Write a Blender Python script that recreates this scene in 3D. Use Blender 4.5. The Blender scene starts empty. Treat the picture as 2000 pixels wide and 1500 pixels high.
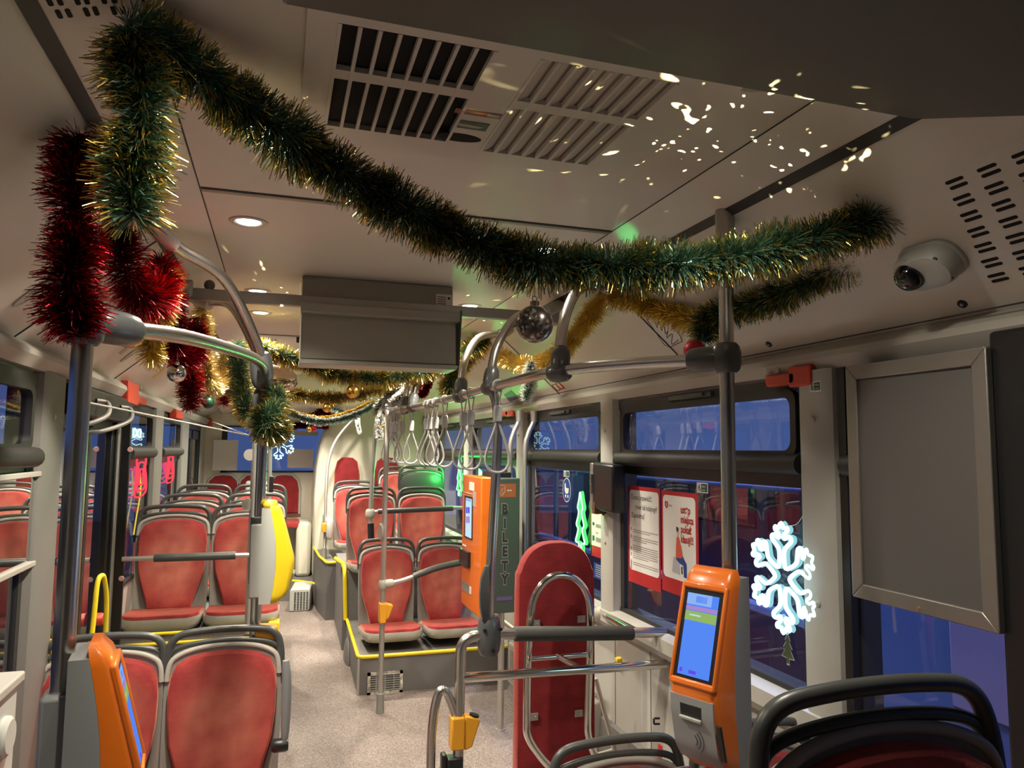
import bpy, math, random
import numpy as np
from math import sin, cos, pi, radians, sqrt
from mathutils import Vector, Matrix
sc = bpy.context.scene
COL = sc.collection
rnd = random.Random(7)

# ------------------------------------------------------------------ camera
# bus frame: +X to the door-less side, +Y towards the rear, +Z up, low floor at z = 0
HC = 1.62
YAW, PITCH, ROLL, F = radians(17.558), radians(5.128), radians(.496), 1432.1
fw = Vector((sin(YAW)*cos(PITCH), cos(YAW)*cos(PITCH), sin(PITCH)))
_r0 = Vector((cos(YAW), -sin(YAW), 0)); _u0 = _r0.cross(fw)
rt = _r0*cos(ROLL) + _u0*sin(ROLL); up = _u0*cos(ROLL) - _r0*sin(ROLL)
cam = bpy.data.cameras.new('camera'); co = bpy.data.objects.new('camera', cam); COL.objects.link(co)
cam.sensor_fit = 'HORIZONTAL'; cam.sensor_width = 36; cam.lens = F/2000*36; cam.clip_start = .02; cam.clip_end = 100
co.matrix_world = Matrix(((rt.x, up.x, -fw.x, 0), (rt.y, up.y, -fw.y, 0), (rt.z, up.z, -fw.z, HC), (0, 0, 0, 1)))
sc.camera = co

def ray(px, py): return fw + rt*((px-1000)/F) - up*((py-750)/F)
def at(px, py, x=None, y=None, z=None):
    d = ray(px, py)
    t = x/d.x if x is not None else y/d.y if y is not None else (z-HC)/d.z
    return d*t + Vector((0, 0, HC))
def cove(px, py, side=1, off=0.0):
    d = ray(px, py); n = Vector((.351*side, 0, .4)).normalized()
    p0 = Vector((1.205 if side > 0 else -.396, 0, 2.306-HC)) - n*off
    return d*(n.dot(p0)/n.dot(d)) + Vector((0, 0, HC))

# ------------------------------------------------------------------ world, exposure
w = bpy.data.worlds.new('night_sky'); sc.world = w; w.use_nodes = True
bg = w.node_tree.nodes['Background']; bg.inputs[0].default_value = (.105, .185, .47, 1); bg.inputs[1].default_value = .62
sc.view_settings.view_transform = 'Standard'; sc.view_settings.look = 'None'
sc.view_settings.gamma = 1; sc.view_settings.use_curve_mapping = False
sc.view_settings.exposure = 0.0

LAMPS = [(-.117, 1.585, .25), (.88, 1.172, .46), (-.12, 2.5, 1.6), (.92, 2.5, .16), (-.12, 3.62, .9), (.915, 3.62, .9), (-.12, 4.2, 1), (.915, 4.2, 1),
         (-.12, 5.3, 1.15), (.915, 5.3, 1.1), (-.12, 6.3, 1.4), (.915, 6.3, 1.3), (.0, 7.3, 2.2), (.62, 7.3, 1.6), (.1, 8.2, 2.2)]
LAMP_W = 112.0
def spot(name, loc, tgt, energy, color, angle, blend, radius):
    l = bpy.data.lights.new(name, 'SPOT'); l.energy = energy; l.color = color; l.spot_size = radians(angle); l.spot_blend = blend
    l.shadow_soft_size = radius
    o = bpy.data.objects.new(name, l); COL.objects.link(o); o.location = loc
    o.rotation_euler = (Vector(tgt)-Vector(loc)).to_track_quat('-Z', 'Y').to_euler()
    return l
LAMPS.append((-.05, 1.075, .40))
for x, y, k in LAMPS:
    spot('downlight_beam', (x, y, 2.335), (x, y, 0), LAMP_W*k, (1, .91, .74), 140, 1.0, .03)

# ------------------------------------------------------------------ materials
MATS = {}
def newmat(name):
    m = bpy.data.materials.new(name); m.use_nodes = True; MATS[name] = m
    return m, m.node_tree.nodes, m.node_tree.links, m.node_tree.nodes['Principled BSDF']
def mat(name, col, rough=.5, metal=0, bump=0, bscale=60, var=0, vscale=8, sheen=0, coat=0, emit=0, ecol=None):
    m, N, L, b = newmat(name)
    b.inputs['Base Color'].default_value = (*col, 1); b.inputs['Roughness'].default_value = rough; b.inputs['Metallic'].default_value = metal
    if sheen: b.inputs['Sheen Weight'].default_value = sheen; b.inputs['Sheen Roughness'].default_value = .4; b.inputs['Sheen Tint'].default_value = (min(1, col[0]*2.6+.1), col[1]+.25, col[2]+.2, 1)
    if coat: b.inputs['Coat Weight'].default_value = coat
    if emit:
        b.inputs['Emission Color'].default_value = (*(ecol or col), 1); b.inputs['Emission Strength'].default_value = emit
    if bump or var:
        tc = N.new('ShaderNodeTexCoord')
    if bump:
        n = N.new('ShaderNodeTexNoise'); n.inputs['Scale'].default_value = bscale; n.inputs['Detail'].default_value = 3
        L.new(tc.outputs['Object'], n.inputs['Vector'])
        bp = N.new('ShaderNodeBump'); bp.inputs['Strength'].default_value = bump; bp.inputs['Distance'].default_value = .002
        L.new(n.outputs['Fac'], bp.inputs['Height']); L.new(bp.outputs['Normal'], b.inputs['Normal'])
    if var:
        n = N.new('ShaderNodeTexNoise'); n.inputs['Scale'].default_value = vscale; n.inputs['Detail'].default_value = 4
        L.new(tc.outputs['Object'], n.inputs['Vector'])
        r = N.new('ShaderNodeValToRGB'); r.color_ramp.elements[0].position = .3; r.color_ramp.elements[1].position = .7
        r.color_ramp.elements[0].color = (*[c*(1-var) for c in col], 1); r.color_ramp.elements[1].color = (*[min(1, c*(1+var)) for c in col], 1)
        L.new(n.outputs['Fac'], r.inputs['Fac']); L.new(r.outputs['Color'], b.inputs['Base Color'])
    return m
CEIL = mat('ceiling_panel', (.68, .645, .595), .42, var=.03, vscale=1.5)
WALL = mat('wall_panel', (.42, .41, .375), .5, bump=.08, bscale=300, var=.03)
POST = mat('shaded_post', (.17, .162, .15), .5)  # wall colour darkened, dim light on the left posts put into the colour
CREAM = mat('cream_panel', (.70, .67, .56), .38, var=.03, vscale=2)
GREYP = mat('grey_plastic', (.24, .235, .215), .42, bump=.05, bscale=400)
LGREY = mat('light_grey_plastic', (.40, .38, .34), .45)
DGREY = mat('dark_grey_plastic', (.055, .058, .056), .36)
BLACK = mat('black_plastic', (.012, .012, .013), .35)
RUBBER = mat('black_rubber', (.022, .021, .02), .55)
FOAM = mat('foam_grip', (.05, .048, .044), .75, bump=.2, bscale=250)
STEEL = mat('brushed_steel', (.60, .58, .55), .27, 1, bump=.03, bscale=500)
CHROME = mat('polished_chrome', (.75, .73, .70), .12, 1)
SATIN = mat('satin_aluminium', (.58, .56, .52), .42, .85)
JOINT = mat('grey_joint_plastic', (.09, .095, .10), .3, .2, coat=.3)
ORANGE = mat('orange_paint', (.72, .16, .012), .3, coat=.5, bump=.03, bscale=500)
YELLOW = mat('yellow_plastic', (.85, .62, .02), .38)
AMBER = mat('amber_plastic', (.75, .34, .02), .4)
DEVGREY = mat('device_grey', (.23, .24, .245), .45, bump=.04, bscale=500)
PALEGREY = mat('pale_grey_plastic', (.45, .46, .43), .4)
REDP = mat('red_plastic', (.55, .05, .025), .4)
REDINK = mat('red_ink', (.42, .018, .022), .5)
WHITE = mat('white_paper', (.74, .72, .70), .45)
INK = mat('black_ink', (.02, .02, .025), .6)
GREYINK = mat('grey_ink', (.30, .28, .28), .6)
BLUEINK = mat('blue_ink', (.02, .06, .25), .5)
SIGNGREEN = mat('sign_green', (.02, .085, .05), .5)
PURPLEINK = mat('purple_ink', (.12, .08, .22), .5)
ORANGEINK = mat('faded_orange_ink', (.30, .09, .03), .5)
GREYPANEL = mat('matt_grey_panel', (.105, .10, .096), .6)
FRAMEAL = mat('aluminium_frame', (.32, .30, .275), .38, .7)
MACHINE = mat('machine_side', (.05, .072, .06), .45)
SCREENBOX = mat('monitor_back', (.30, .29, .25), .42)
SLOT = mat('slot_dark', (.006, .006, .006), .9)
TAN = mat('louvre_tan', (.30, .26, .215), .6)
STONE = mat('podium_vinyl', (.15, .14, .135), .6, var=.25, vscale=250)
SKIN = mat('poster_skin', (.75, .45, .33), .6)
BAGGREY = mat('poster_grey', (.42, .42, .47), .6)
STRAP = mat('strap_plastic', (.42, .42, .42), .3)
CORD = mat('clear_cord', (.7, .68, .6), .2)

def floor_mat():
    m, N, L, b = newmat('speckled_vinyl')
    tc = N.new('ShaderNodeTexCoord')
    n1 = N.new('ShaderNodeTexNoise'); n1.inputs['Scale'].default_value = 150; n1.inputs['Detail'].default_value = 5
    n2 = N.new('ShaderNodeTexNoise'); n2.inputs['Scale'].default_value = 2.2; n2.inputs['Detail'].default_value = 5
    for n in (n1, n2): L.new(tc.outputs['Object'], n.inputs['Vector'])
    r = N.new('ShaderNodeValToRGB'); e = r.color_ramp.elements
    e[0].position = .35; e[0].color = (.115, .088, .08, 1); e[1].position = .68; e[1].color = (.36, .295, .265, 1)
    L.new(n1.outputs['Fac'], r.inputs['Fac'])
    mx = N.new('ShaderNodeMixRGB'); mx.blend_type = 'MULTIPLY'; mx.inputs[0].default_value = .45
    r2 = N.new('ShaderNodeValToRGB'); r2.color_ramp.elements[0].position = .35; r2.color_ramp.elements[0].color = (.55, .52, .5, 1); r2.color_ramp.elements[1].position = .62
    L.new(n2.outputs['Fac'], r2.inputs['Fac']); L.new(r.outputs['Color'], mx.inputs[1]); L.new(r2.outputs['Color'], mx.inputs[2])
    L.new(mx.outputs['Color'], b.inputs['Base Color']); b.inputs['Roughness'].default_value = .55
    return m
FLOOR = floor_mat()

def velour(name='red_velour', lit_pool=True):  # the flag paints the lit pool of the pad into the base colour
    m, N, L, b = newmat(name)
    tc = N.new('ShaderNodeTexCoord')
    n1 = N.new('ShaderNodeTexNoise'); n1.inputs['Scale'].default_value = 13; n1.inputs['Detail'].default_value = 6
    n2 = N.new('ShaderNodeTexNoise'); n2.inputs['Scale'].default_value = 420
    br = N.new('ShaderNodeTexBrick'); br.inputs['Scale'].default_value = 14; br.inputs['Mortar Size'].default_value = .012
    br.inputs['Color1'].default_value = (.93, .93, .93, 1); br.inputs['Color2'].default_value = (1, 1, 1, 1); br.inputs['Mortar'].default_value = (.78, .78, .78, 1)
    mp = N.new('ShaderNodeMapping'); mp.inputs['Rotation'].default_value = (pi/2, 0, 0)
    L.new(tc.outputs['Object'], mp.inputs['Vector']); L.new(mp.outputs['Vector'], br.inputs['Vector'])
    for n in (n1, n2): L.new(tc.outputs['Object'], n.inputs['Vector'])
    r = N.new('ShaderNodeValToRGB'); e = r.color_ramp.elements
    e[0].position = .3; e[0].color = (.27, .018, .02, 1) if lit_pool else (.20, .008, .012, 1); e[1].position = .72; e[1].color = (.44, .05, .045, 1) if lit_pool else (.30, .016, .02, 1)
    L.new(n1.outputs['Fac'], r.inputs['Fac'])
    mx = N.new('ShaderNodeMixRGB'); mx.blend_type = 'MULTIPLY'; mx.inputs[0].default_value = .8
    L.new(r.outputs['Color'], mx.inputs[1]); L.new(br.outputs['Color'], mx.inputs[2])
    if lit_pool:      # lamp-lit pool on the pile, painted pale into the middle of the back
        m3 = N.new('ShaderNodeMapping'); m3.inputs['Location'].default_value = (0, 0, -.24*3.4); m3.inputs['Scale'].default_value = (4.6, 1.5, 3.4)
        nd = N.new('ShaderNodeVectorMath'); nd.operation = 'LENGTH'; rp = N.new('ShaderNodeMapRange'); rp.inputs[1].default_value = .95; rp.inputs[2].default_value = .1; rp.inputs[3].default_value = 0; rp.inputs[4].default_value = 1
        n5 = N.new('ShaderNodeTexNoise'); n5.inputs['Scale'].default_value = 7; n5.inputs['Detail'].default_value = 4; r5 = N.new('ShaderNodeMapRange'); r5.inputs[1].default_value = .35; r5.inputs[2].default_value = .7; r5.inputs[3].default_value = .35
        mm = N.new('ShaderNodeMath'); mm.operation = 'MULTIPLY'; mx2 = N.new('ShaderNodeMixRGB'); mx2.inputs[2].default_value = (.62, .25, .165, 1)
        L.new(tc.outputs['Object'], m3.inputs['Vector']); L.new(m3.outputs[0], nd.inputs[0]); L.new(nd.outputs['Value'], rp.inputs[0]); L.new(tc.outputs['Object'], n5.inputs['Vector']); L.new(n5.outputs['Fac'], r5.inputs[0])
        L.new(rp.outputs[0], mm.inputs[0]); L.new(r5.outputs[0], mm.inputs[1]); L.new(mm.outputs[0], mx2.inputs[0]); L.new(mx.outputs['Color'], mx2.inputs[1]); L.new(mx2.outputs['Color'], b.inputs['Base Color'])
    else: L.new(mx.outputs['Color'], b.inputs['Base Color'])
    bp = N.new('ShaderNodeBump'); bp.inputs['Strength'].default_value = .35; bp.inputs['Distance'].default_value = .002
    L.new(n2.outputs['Fac'], bp.inputs['Height']); L.new(bp.outputs['Normal'], b.inputs['Normal'])
    b.inputs['Roughness'].default_value = .85; b.inputs['Sheen Weight'].default_value = 1.0; b.inputs['Sheen Roughness'].default_value = .35
    b.inputs['Sheen Tint'].default_value = (1, .42, .30, 1)
    return m
VELOUR = velour(); DVELOUR = velour('shaded_red_velour', False)  # second copy is darker, the shade around the backboard put into its colour

def glass(name, tint, refl=1.0):
    m = bpy.data.materials.new(name); m.use_nodes = True; N = m.node_tree.nodes; L = m.node_tree.links; N.clear()
    o = N.new('ShaderNodeOutputMaterial'); mx = N.new('ShaderNodeMixShader'); t = N.new('ShaderNodeBsdfTransparent'); g = N.new('ShaderNodeBsdfGlossy')
    t.inputs[0].default_value = (*tint, 1); g.inputs['Roughness'].default_value = .0; g.inputs[0].default_value = (1, 1, 1, 1)
    f = N.new('ShaderNodeFresnel'); f.inputs[0].default_value = 1.5
    mu = N.new('ShaderNodeMath'); mu.operation = 'MULTIPLY'; mu.inputs[1].default_value = refl; mu.use_clamp = True
    ge = N.new('ShaderNodeNewGeometry'); iv = N.new('ShaderNodeMath'); iv.operation = 'SUBTRACT'; iv.inputs[0].default_value = 1; m2 = N.new('ShaderNodeMath'); m2.operation = 'MULTIPLY'
    L.new(ge.outputs['Backfacing'], iv.inputs[1]); L.new(f.outputs[0], mu.inputs[0]); L.new(mu.outputs[0], m2.inputs[0]); L.new(iv.outputs[0], m2.inputs[1]); L.new(m2.outputs[0], mx.inputs[0]); L.new(t.outputs[0], mx.inputs[1]); L.new(g.outputs[0], mx.inputs[2]); L.new(mx.outputs[0], o.inputs[0])
    return m
GLASS = glass('window_glass', (.88, .88, .94), 1.1)
PGLASS = glass('partition_glass', (.95, .96, .95), .35)
DGLASS = glass('tinted_glass', (.5, .5, .6), 2.2)

def foil(name, col, rough=.28, metal=1):
    m, N, L, b = newmat(name)
    b.inputs['Base Color'].default_value = (*col, 1); b.inputs['Metallic'].default_value = metal; b.inputs['Roughness'].default_value = rough
    return m
T_GREEN = foil('green_foil', (.075, .17, .115), .30, .55); T_GOLD = foil('gold_foil', (.80, .60, .16)); T_RED = foil('red_foil', (.40, .006, .012))
T_SILVER = foil('silver_foil', (.75, .76, .75)); T_DKGOLD = foil('old_gold_foil', (.42, .27, .05)); T_FROST = mat('frosted_white', (.8, .8, .76), .6)
T_DKRED = foil('dark_red_foil', (.16, .003, .006)); T_PALEGOLD = foil('pale_gold_foil', (.85, .68, .30))
T_GREY = mat('grey_tinsel', (.07, .075, .07), .4)
def emis(name, col, s):
    m = bpy.data.materials.new(name); m.use_nodes = True; N = m.node_tree.nodes; L = m.node_tree.links; N.clear()
    o = N.new('ShaderNodeOutputMaterial'); e = N.new('ShaderNodeEmission'); e.inputs[0].default_value = (*col, 1); e.inputs[1].default_value = s
    L.new(e.outputs[0], o.inputs[0]); return m
E_LAMP = emis('lamp_lens', (1, .95, .85), 14); E_ICE = emis('ice_neon', (.62, .98, 1.0), 1.7); E_ICE2 = emis('ice_neon_side', (.30, .68, .75), 1.0)
E_GREEN = emis('green_neon', (.06, 1.0, .12), 2.2); E_GREENW = emis('green_neon_core', (.55, 1, .6), 1.6); E_RED = emis('red_neon', (1, .05, .08), 1.6); E_YEL = emis('yellow_neon', (1, .75, .1), .9)
E_SCR = emis('screen_blue', (.10, .26, .95), .95); E_SCRL = emis('screen_pale_blue', (.30, .50, 1), .9); E_SCRG = emis('screen_lime', (.36, .58, .16), .8)
E_SCRP = emis('screen_pink', (.50, .30, .75), .8); E_SCRW = emis('screen_white', (.62, .85, 1), .95); E_SCRV = emis('screen_violet', (.14, .08, .9), .9)

# ------------------------------------------------------------------ mesh builder
class MB:
    def __init__(s): s.v = []; s.f = []; s.m = []
    def add(s, vs, fs, mi=0):
        o = len(s.v); s.v += [Vector(v) for v in vs]; s.f += [tuple(i+o for i in f) for f in fs]; s.m += [mi]*len(fs); return s
    def box(s, a, b, mi=0):
        x0, x1 = sorted((a[0], b[0])); y0, y1 = sorted((a[1], b[1])); z0, z1 = sorted((a[2], b[2]))
        return s.add([(x0, y0, z0), (x1, y0, z0), (x1, y1, z0), (x0, y1, z0), (x0, y0, z1), (x1, y0, z1), (x1, y1, z1), (x0, y1, z1)],
                     [(3, 2, 1, 0), (4, 5, 6, 7), (0, 1, 5, 4), (1, 2, 6, 5), (2, 3, 7, 6), (3, 0, 4, 7)], mi)
    def obox(s, c, ex, ey, ez, mi=0):   # oriented box: centre and three half-extent vectors
        c = Vector(c); ex = Vector(ex); ey = Vector(ey); ez = Vector(ez)
        vs = [c+ex*i+ey*j+ez*k for k in (-1, 1) for j, i in ((-1, -1), (-1, 1), (1, 1), (1, -1))]
        return s.add(vs, [(3, 2, 1, 0), (4, 5, 6, 7), (0, 1, 5, 4), (1, 2, 6, 5), (2, 3, 7, 6), (3, 0, 4, 7)], mi)
    def tube(s, pts, r, n=12, closed=False, mi=0, caps=True, flat=1.0):
        P = [Vector(p) for p in pts]; k = len(P); rings = []
        nrm = None
        for i in range(k):
            if closed: t = P[(i+1) % k]-P[i-1]
            else: t = P[min(i+1, k-1)]-P[max(i-1, 0)]
            t.normalize()
            if nrm is None:
                a = Vector((0, 0, 1)) if abs(t.z) < .9 else Vector((1, 0, 0)); nrm = (a - t*a.dot(t)).normalized()
            else:
                nrm = nrm - t*nrm.dot(t)
                nrm = nrm.normalized() if nrm.length > 1e-6 else t.orthogonal().normalized()
            b = t.cross(nrm); rr = r[i] if isinstance(r, (list, tuple)) else r
            rings.append([P[i]+(nrm*cos(2*pi*j/n)*flat+b*sin(2*pi*j/n))*rr for j in range(n)])
        o = len(s.v); s.v += [v for g in rings for v in g]
        m = k if closed else k-1
        for i in range(m):
            for j in range(n):
                a = o+i*n+j; b = o+i*n+(j+1) % n; c = o+((i+1) % k)*n+(j+1) % n; d = o+((i+1) % k)*n+j
                s.f.append((a, d, c, b)); s.m.append(mi)
        if caps and not closed:
            s.f.append(tuple(o+j for j in range(n))); s.m.append(mi)
            s.f.append(tuple(o+(k-1)*n+j for j in reversed(range(n)))); s.m.append(mi)
        return s
    def cyl(s, a, b, r, n=16, mi=0): return s.tube([a, b], r, n, mi=mi)
    def lathe(s, c, axis, prof, n=20, mi=0):   # prof: (radius, height) along axis from c
        ax = Vector(axis).normalized(); u = ax.orthogonal().normalized(); v = ax.cross(u); c = Vector(c); o = len(s.v); k = len(prof)
        for r, h in prof:
            s.v += [c+ax*h+(u*cos(2*pi*j/n)+v*sin(2*pi*j/n))*max(r, 1e-5) for j in range(n)]
        for i in range(k-1):
            for j in range(n):
                s.f.append((o+i*n+j, o+i*n+(j+1) % n, o+(i+1)*n+(j+1) % n, o+(i+1)*n+j)); s.m.append(mi)
        s.f.append(tuple(o+j for j in reversed(range(n)))); s.m.append(mi)
        s.f.append(tuple(o+(k-1)*n+j for j in range(n))); s.m.append(mi)
        return s
    def ball(s, c, r, n=20, sq=(1, 1, 1), mi=0):
        h = max(8, n//2)
        o = len(s.v); s.lathe((0, 0, 0), (0, 0, 1), [(r*sin(pi*i/h), -r*cos(pi*i/h)) for i in range(h+1)], n, mi)
        for i in range(o, len(s.v)):
            q = s.v[i]; s.v[i] = Vector((c[0]+q.x*sq[0], c[1]+q.y*sq[1], c[2]+q.z*sq[2]))
        return s
    def prism(s, poly, fn0, fn1, mi=0):     # outline -> two caps
        n = len(poly); vs = [fn0(*p) for p in poly]+[fn1(*p) for p in poly]
        return s.add(vs, [tuple(range(n-1, -1, -1)), tuple(range(n, 2*n))]+[(i, (i+1) % n, n+(i+1) % n, n+i) for i in range(n)], mi)
    def pad(s, poly, fn, prof, mi=0):       # stacked scaled outlines: prof = (scale, depth); fn(u,v,d)->point
        n = len(poly); cu = sum(p[0] for p in poly)/n; cv = sum(p[1] for p in poly)/n; o = len(s.v); k = len(prof)
        for sc_, d in prof:
            s.v += [Vector(fn(cu+(p[0]-cu)*sc_, cv+(p[1]-cv)*sc_, d)) for p in poly]
        for i in range(k-1):
            for j in range(n):
                s.f.append((o+i*n+j, o+i*n+(j+1) % n, o+(i+1)*n+(j+1) % n, o+(i+1)*n+j)); s.m.append(mi)
        s.f.append(tuple(o+j for j in reversed(range(n)))); s.m.append(mi)
        s.f.append(tuple(o+(k-1)*n+j for j in range(n))); s.m.append(mi)
        return s
    def mirrorfix(s): return s

def smooth(pts, sub=6, closed=False):
    P = [Vector(p) for p in pts]; n = len(P); out = []
    rng = range(n if closed else n-1)
    for i in rng:
        g = (lambda k: P[k % n]) if closed else (lambda k: P[min(max(k, 0), n-1)])
        a, b, c, d = g(i-1), g(i), g(i+1), g(i+2)
        for j in range(sub):
            t = j/sub
            out.append(.5*((2*b)+(c-a)*t+(2*a-5*b+4*c-d)*t*t+(3*b-a-3*c+d)*t**3))
    if not closed: out.append(P[-1])
    return out
def fillet(pts, r, sub=5):      # polyline with rounded corners
    P = [Vector(p) for p in pts]; out = [P[0]]
    for i in range(1, len(P)-1):
        a = (P[i-1]-P[i]); b = (P[i+1]-P[i]); q = min(r, a.length*.49, b.length*.49)
        A = P[i]+a.normalized()*q; B = P[i]+b.normalized()*q
        for j in range(sub+1):
            t = j/sub; out.append(A*(1-t)**2+P[i]*2*t*(1-t)+B*t*t)
    out.append(P[-1]); return out
def rrect(x0, y0, x1, y1, r, n=5):
    out = []
    for cx, cy, a in ((x1-r, y1-r, 0), (x0+r, y1-r, 90), (x0+r, y0+r, 180), (x1-r, y0+r, 270)):
        out += [(cx+r*cos(radians(a+90*i/n)), cy+r*sin(radians(a+90*i/n))) for i in range(n+1)]
    return out

def thing(name, label, cat, loc=(0, 0, 0), group=None):
    o = bpy.data.objects.new(name, None); COL.objects.link(o); o.location = loc; o.empty_display_size = .05
    o['label'] = label; o['category'] = cat
    if group: o['group'] = group
    return o
def wloc(o):
    p = Vector((0, 0, 0))
    while o is not None: p += o.location; o = o.parent
    return p
def build(name, mb, mats, parent=None, label=None, cat=None, group=None, kind=None, bevel=0, seg=2, smooth_ang=38, origin=None):
    me = bpy.data.meshes.new(name)
    if parent is not None: org = wloc(parent); loc = Vector((0, 0, 0))
    else:
        if origin is None:
            a = np.array([tuple(v) for v in mb.v]); origin = ((a[:, 0].min()+a[:, 0].max())/2, (a[:, 1].min()+a[:, 1].max())/2, a[:, 2].min())
        org = Vector(origin); loc = org
    me.from_pydata([tuple(v-org) for v in mb.v], [], mb.f)
    for m in (mats if isinstance(mats, (list, tuple)) else [mats]): me.materials.append(m)
    if any(mb.m): me.polygons.foreach_set('material_index', mb.m)
    me.polygons.foreach_set('use_smooth', [True]*len(me.polygons)); me.update()
    try: me.set_sharp_from_angle(angle=radians(smooth_ang))
    except Exception: pass
    o = bpy.data.objects.new(name, me); COL.objects.link(o); o.location = loc
    if parent is not None: o.parent = parent
    if label: o['label'] = label
    if cat: o['category'] = cat
    if group: o['group'] = group
    if kind: o['kind'] = kind
    if bevel:
        b = o.modifiers.new('bevel', 'BEVEL'); b.width = bevel; b.segments = seg; b.limit_method = 'ANGLE'; b.angle_limit = radians(40)
    return o
def copy_tree(o, parent=None):
    c = o.copy(); COL.objects.link(c)
    if parent is not None: c.parent = parent
    for ch in [x for x in sc.objects if x.parent == o]: copy_tree(ch, c)
    return c
def S(name, mb, m, **k): return build(name, mb, m, kind='structure', **k)

def text_mb(mb, s, size, org, right, upv, mi=0, align='LEFT', depth=.0006, bold=0.0, sx=1.0):
    cu = bpy.data.curves.new('lettering', 'FONT'); cu.body = s; cu.size = size; cu.align_x = align; cu.offset = bold; cu.resolution_u = 3
    ob = bpy.data.objects.new('lettering', cu); COL.objects.link(ob)
    dg = bpy.context.evaluated_depsgraph_get(); dg.update()
    me = bpy.data.meshes.new_from_object(ob.evaluated_get(dg))
    org = Vector(org); right = Vector(right).normalized(); upv = Vector(upv).normalized(); nrm = right.cross(upv)
    mb.add([org+right*(v.co.x*sx)+upv*v.co.y+nrm*depth for v in me.vertices], [tuple(p.vertices) for p in me.polygons], mi)
    bpy.data.objects.remove(ob); bpy.data.curves.remove(cu); bpy.data.meshes.remove(me)
    return mb
def quad_on(mb, org, r, u, x0, y0, x1, y1, mi=0, d=.0004, th=.0004):
    org = Vector(org); r = Vector(r); u = Vector(u); n = r.cross(u)
    mb.obox(org+r*((x0+x1)/2)+u*((y0+y1)/2)+n*d, r*(abs(x1-x0)/2), u*(abs(y1-y0)/2), n*th, mi); return mb
def ordinal(i): return ['first', 'second', 'third', 'fourth', 'fifth', 'sixth', 'seventh', 'eighth', 'ninth', 'tenth', 'eleventh', 'twelfth', 'thirteenth', 'fourteenth', 'fifteenth'][i]
#%%PART2
XL, XR, YF, YB = -.796, 1.605, -1.3, 9.0
# ------------------------------------------------------------------ structure: shell
S('floor', MB().box((XL-.06, YF, -.05), (XR+.06, YB, 0)), FLOOR)
prof = [(XL, 1.955), (-.396, 2.306), (-.24, 2.358), (1.048, 2.358), (1.205, 2.306), (XR, 1.955)]
out = [(XL-.03, 1.965)]+[(x+(.404-x)*-.03, z+.035) for x, z in prof[1:-1]]+[(XR+.03, 1.965)]
poly = prof+out[::-1]
c = MB(); n = len(prof)
for (a, b), (d, e) in zip(zip(prof, prof[1:]), zip(out, out[1:])):
    c.prism([a, b, e, d], lambda x, z: (x, YF, z), lambda x, z: (x, YB, z))
S('ceiling', c, CEIL, smooth_ang=12)
# cornice lips under the coving
for nm, s, X in (('trim_1', 1, XR), ('trim_2', -1, XL)):
    p = [(X+.03*s, 1.965), (X-.012*s, 1.952), (X-.05*s, 1.925), (X-.055*s, 1.905), (X-.03*s, 1.87), (X+.03*s, 1.87)]
    S(nm, MB().prism(p, lambda x, z: (x, YF, z), lambda x, z: (x, YB, z)), LGREY)
# recessed dark rails where the coving meets the flat ceiling
for nm, X, sx in (('trim_3', 1.205, 1), ('trim_4', -.396, -1)):
    S(nm, MB().obox((X, (YF+7.6)/2, 2.3045), (.012, 0, -.0085*sx), (0, (7.6-YF)/2, 0), (.003*sx, 0, .004)), RUBBER)
S('trim_5', MB().box((1.046, YF, 2.3565), (1.050, 7.6, 2.3575)), RUBBER)
S('trim_6', MB().box((-.242, YF, 2.3565), (-.238, 7.6, 2.3575)), RUBBER)
S('trim_7', MB().box((-.238, 2.20, 2.356), (1.046, 2.205, 2.3575)), RUBBER)
S('trim_8', MB().box((-.236, 2.206, 2.352), (1.044, 2.228, 2.3575)), FRAMEAL, bevel=.002)
S('trim_9', MB().box((-.238, 5.0, 2.352), (1.046, 5.02, 2.3575)), FRAMEAL)
for i, (s, yy) in enumerate(((1, 2.62), (1, 4.1), (-1, 2.6), (-1, 4.05))):
    X0, X1 = (1.21, 1.60) if s > 0 else (-.40, -.79)
    d = Vector((X1-X0, 0, -.345)).normalized(); nn = Vector((-d.z*0+(-.66*s), 0, -.75)).normalized()
    S('trim_%d' % (10+i), MB().obox(((X0+X1)/2+nn.x*.002, yy, 2.128+nn.z*.002), d*.262, (0, .0012, 0), nn*.0022), RUBBER)
S('trim_14', MB().box((1.555, YF, 1.952), (1.557, 9, 1.956)), RUBBER)
# lowered bulkhead above the front of the bus
S('wall_front', MB().box((XL-.05, YF-.05, 0), (XR+.05, YF, 2.4)), GREYPANEL)
S('ceiling_bulkhead', MB().prism([(1.138, 2.40), (1.138, 2.308), (1.125, 2.298), (.55, 2.10), (-1.29, 2.10), (-1.29, 2.40)],
  lambda y, z: (-.02, y, z), lambda y, z: (1.585, y, z)), GREYPANEL, bevel=.008)
# rear dropped ceiling
S('ceiling_rear', MB().prism([(7.7, 2.36), (7.62, 2.14), (7.75, 2.07), (9.0, 2.0), (9.0, 2.36)], lambda y, z: (-.62, y, z), lambda y, z: (1.43, y, z)), CREAM)

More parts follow.
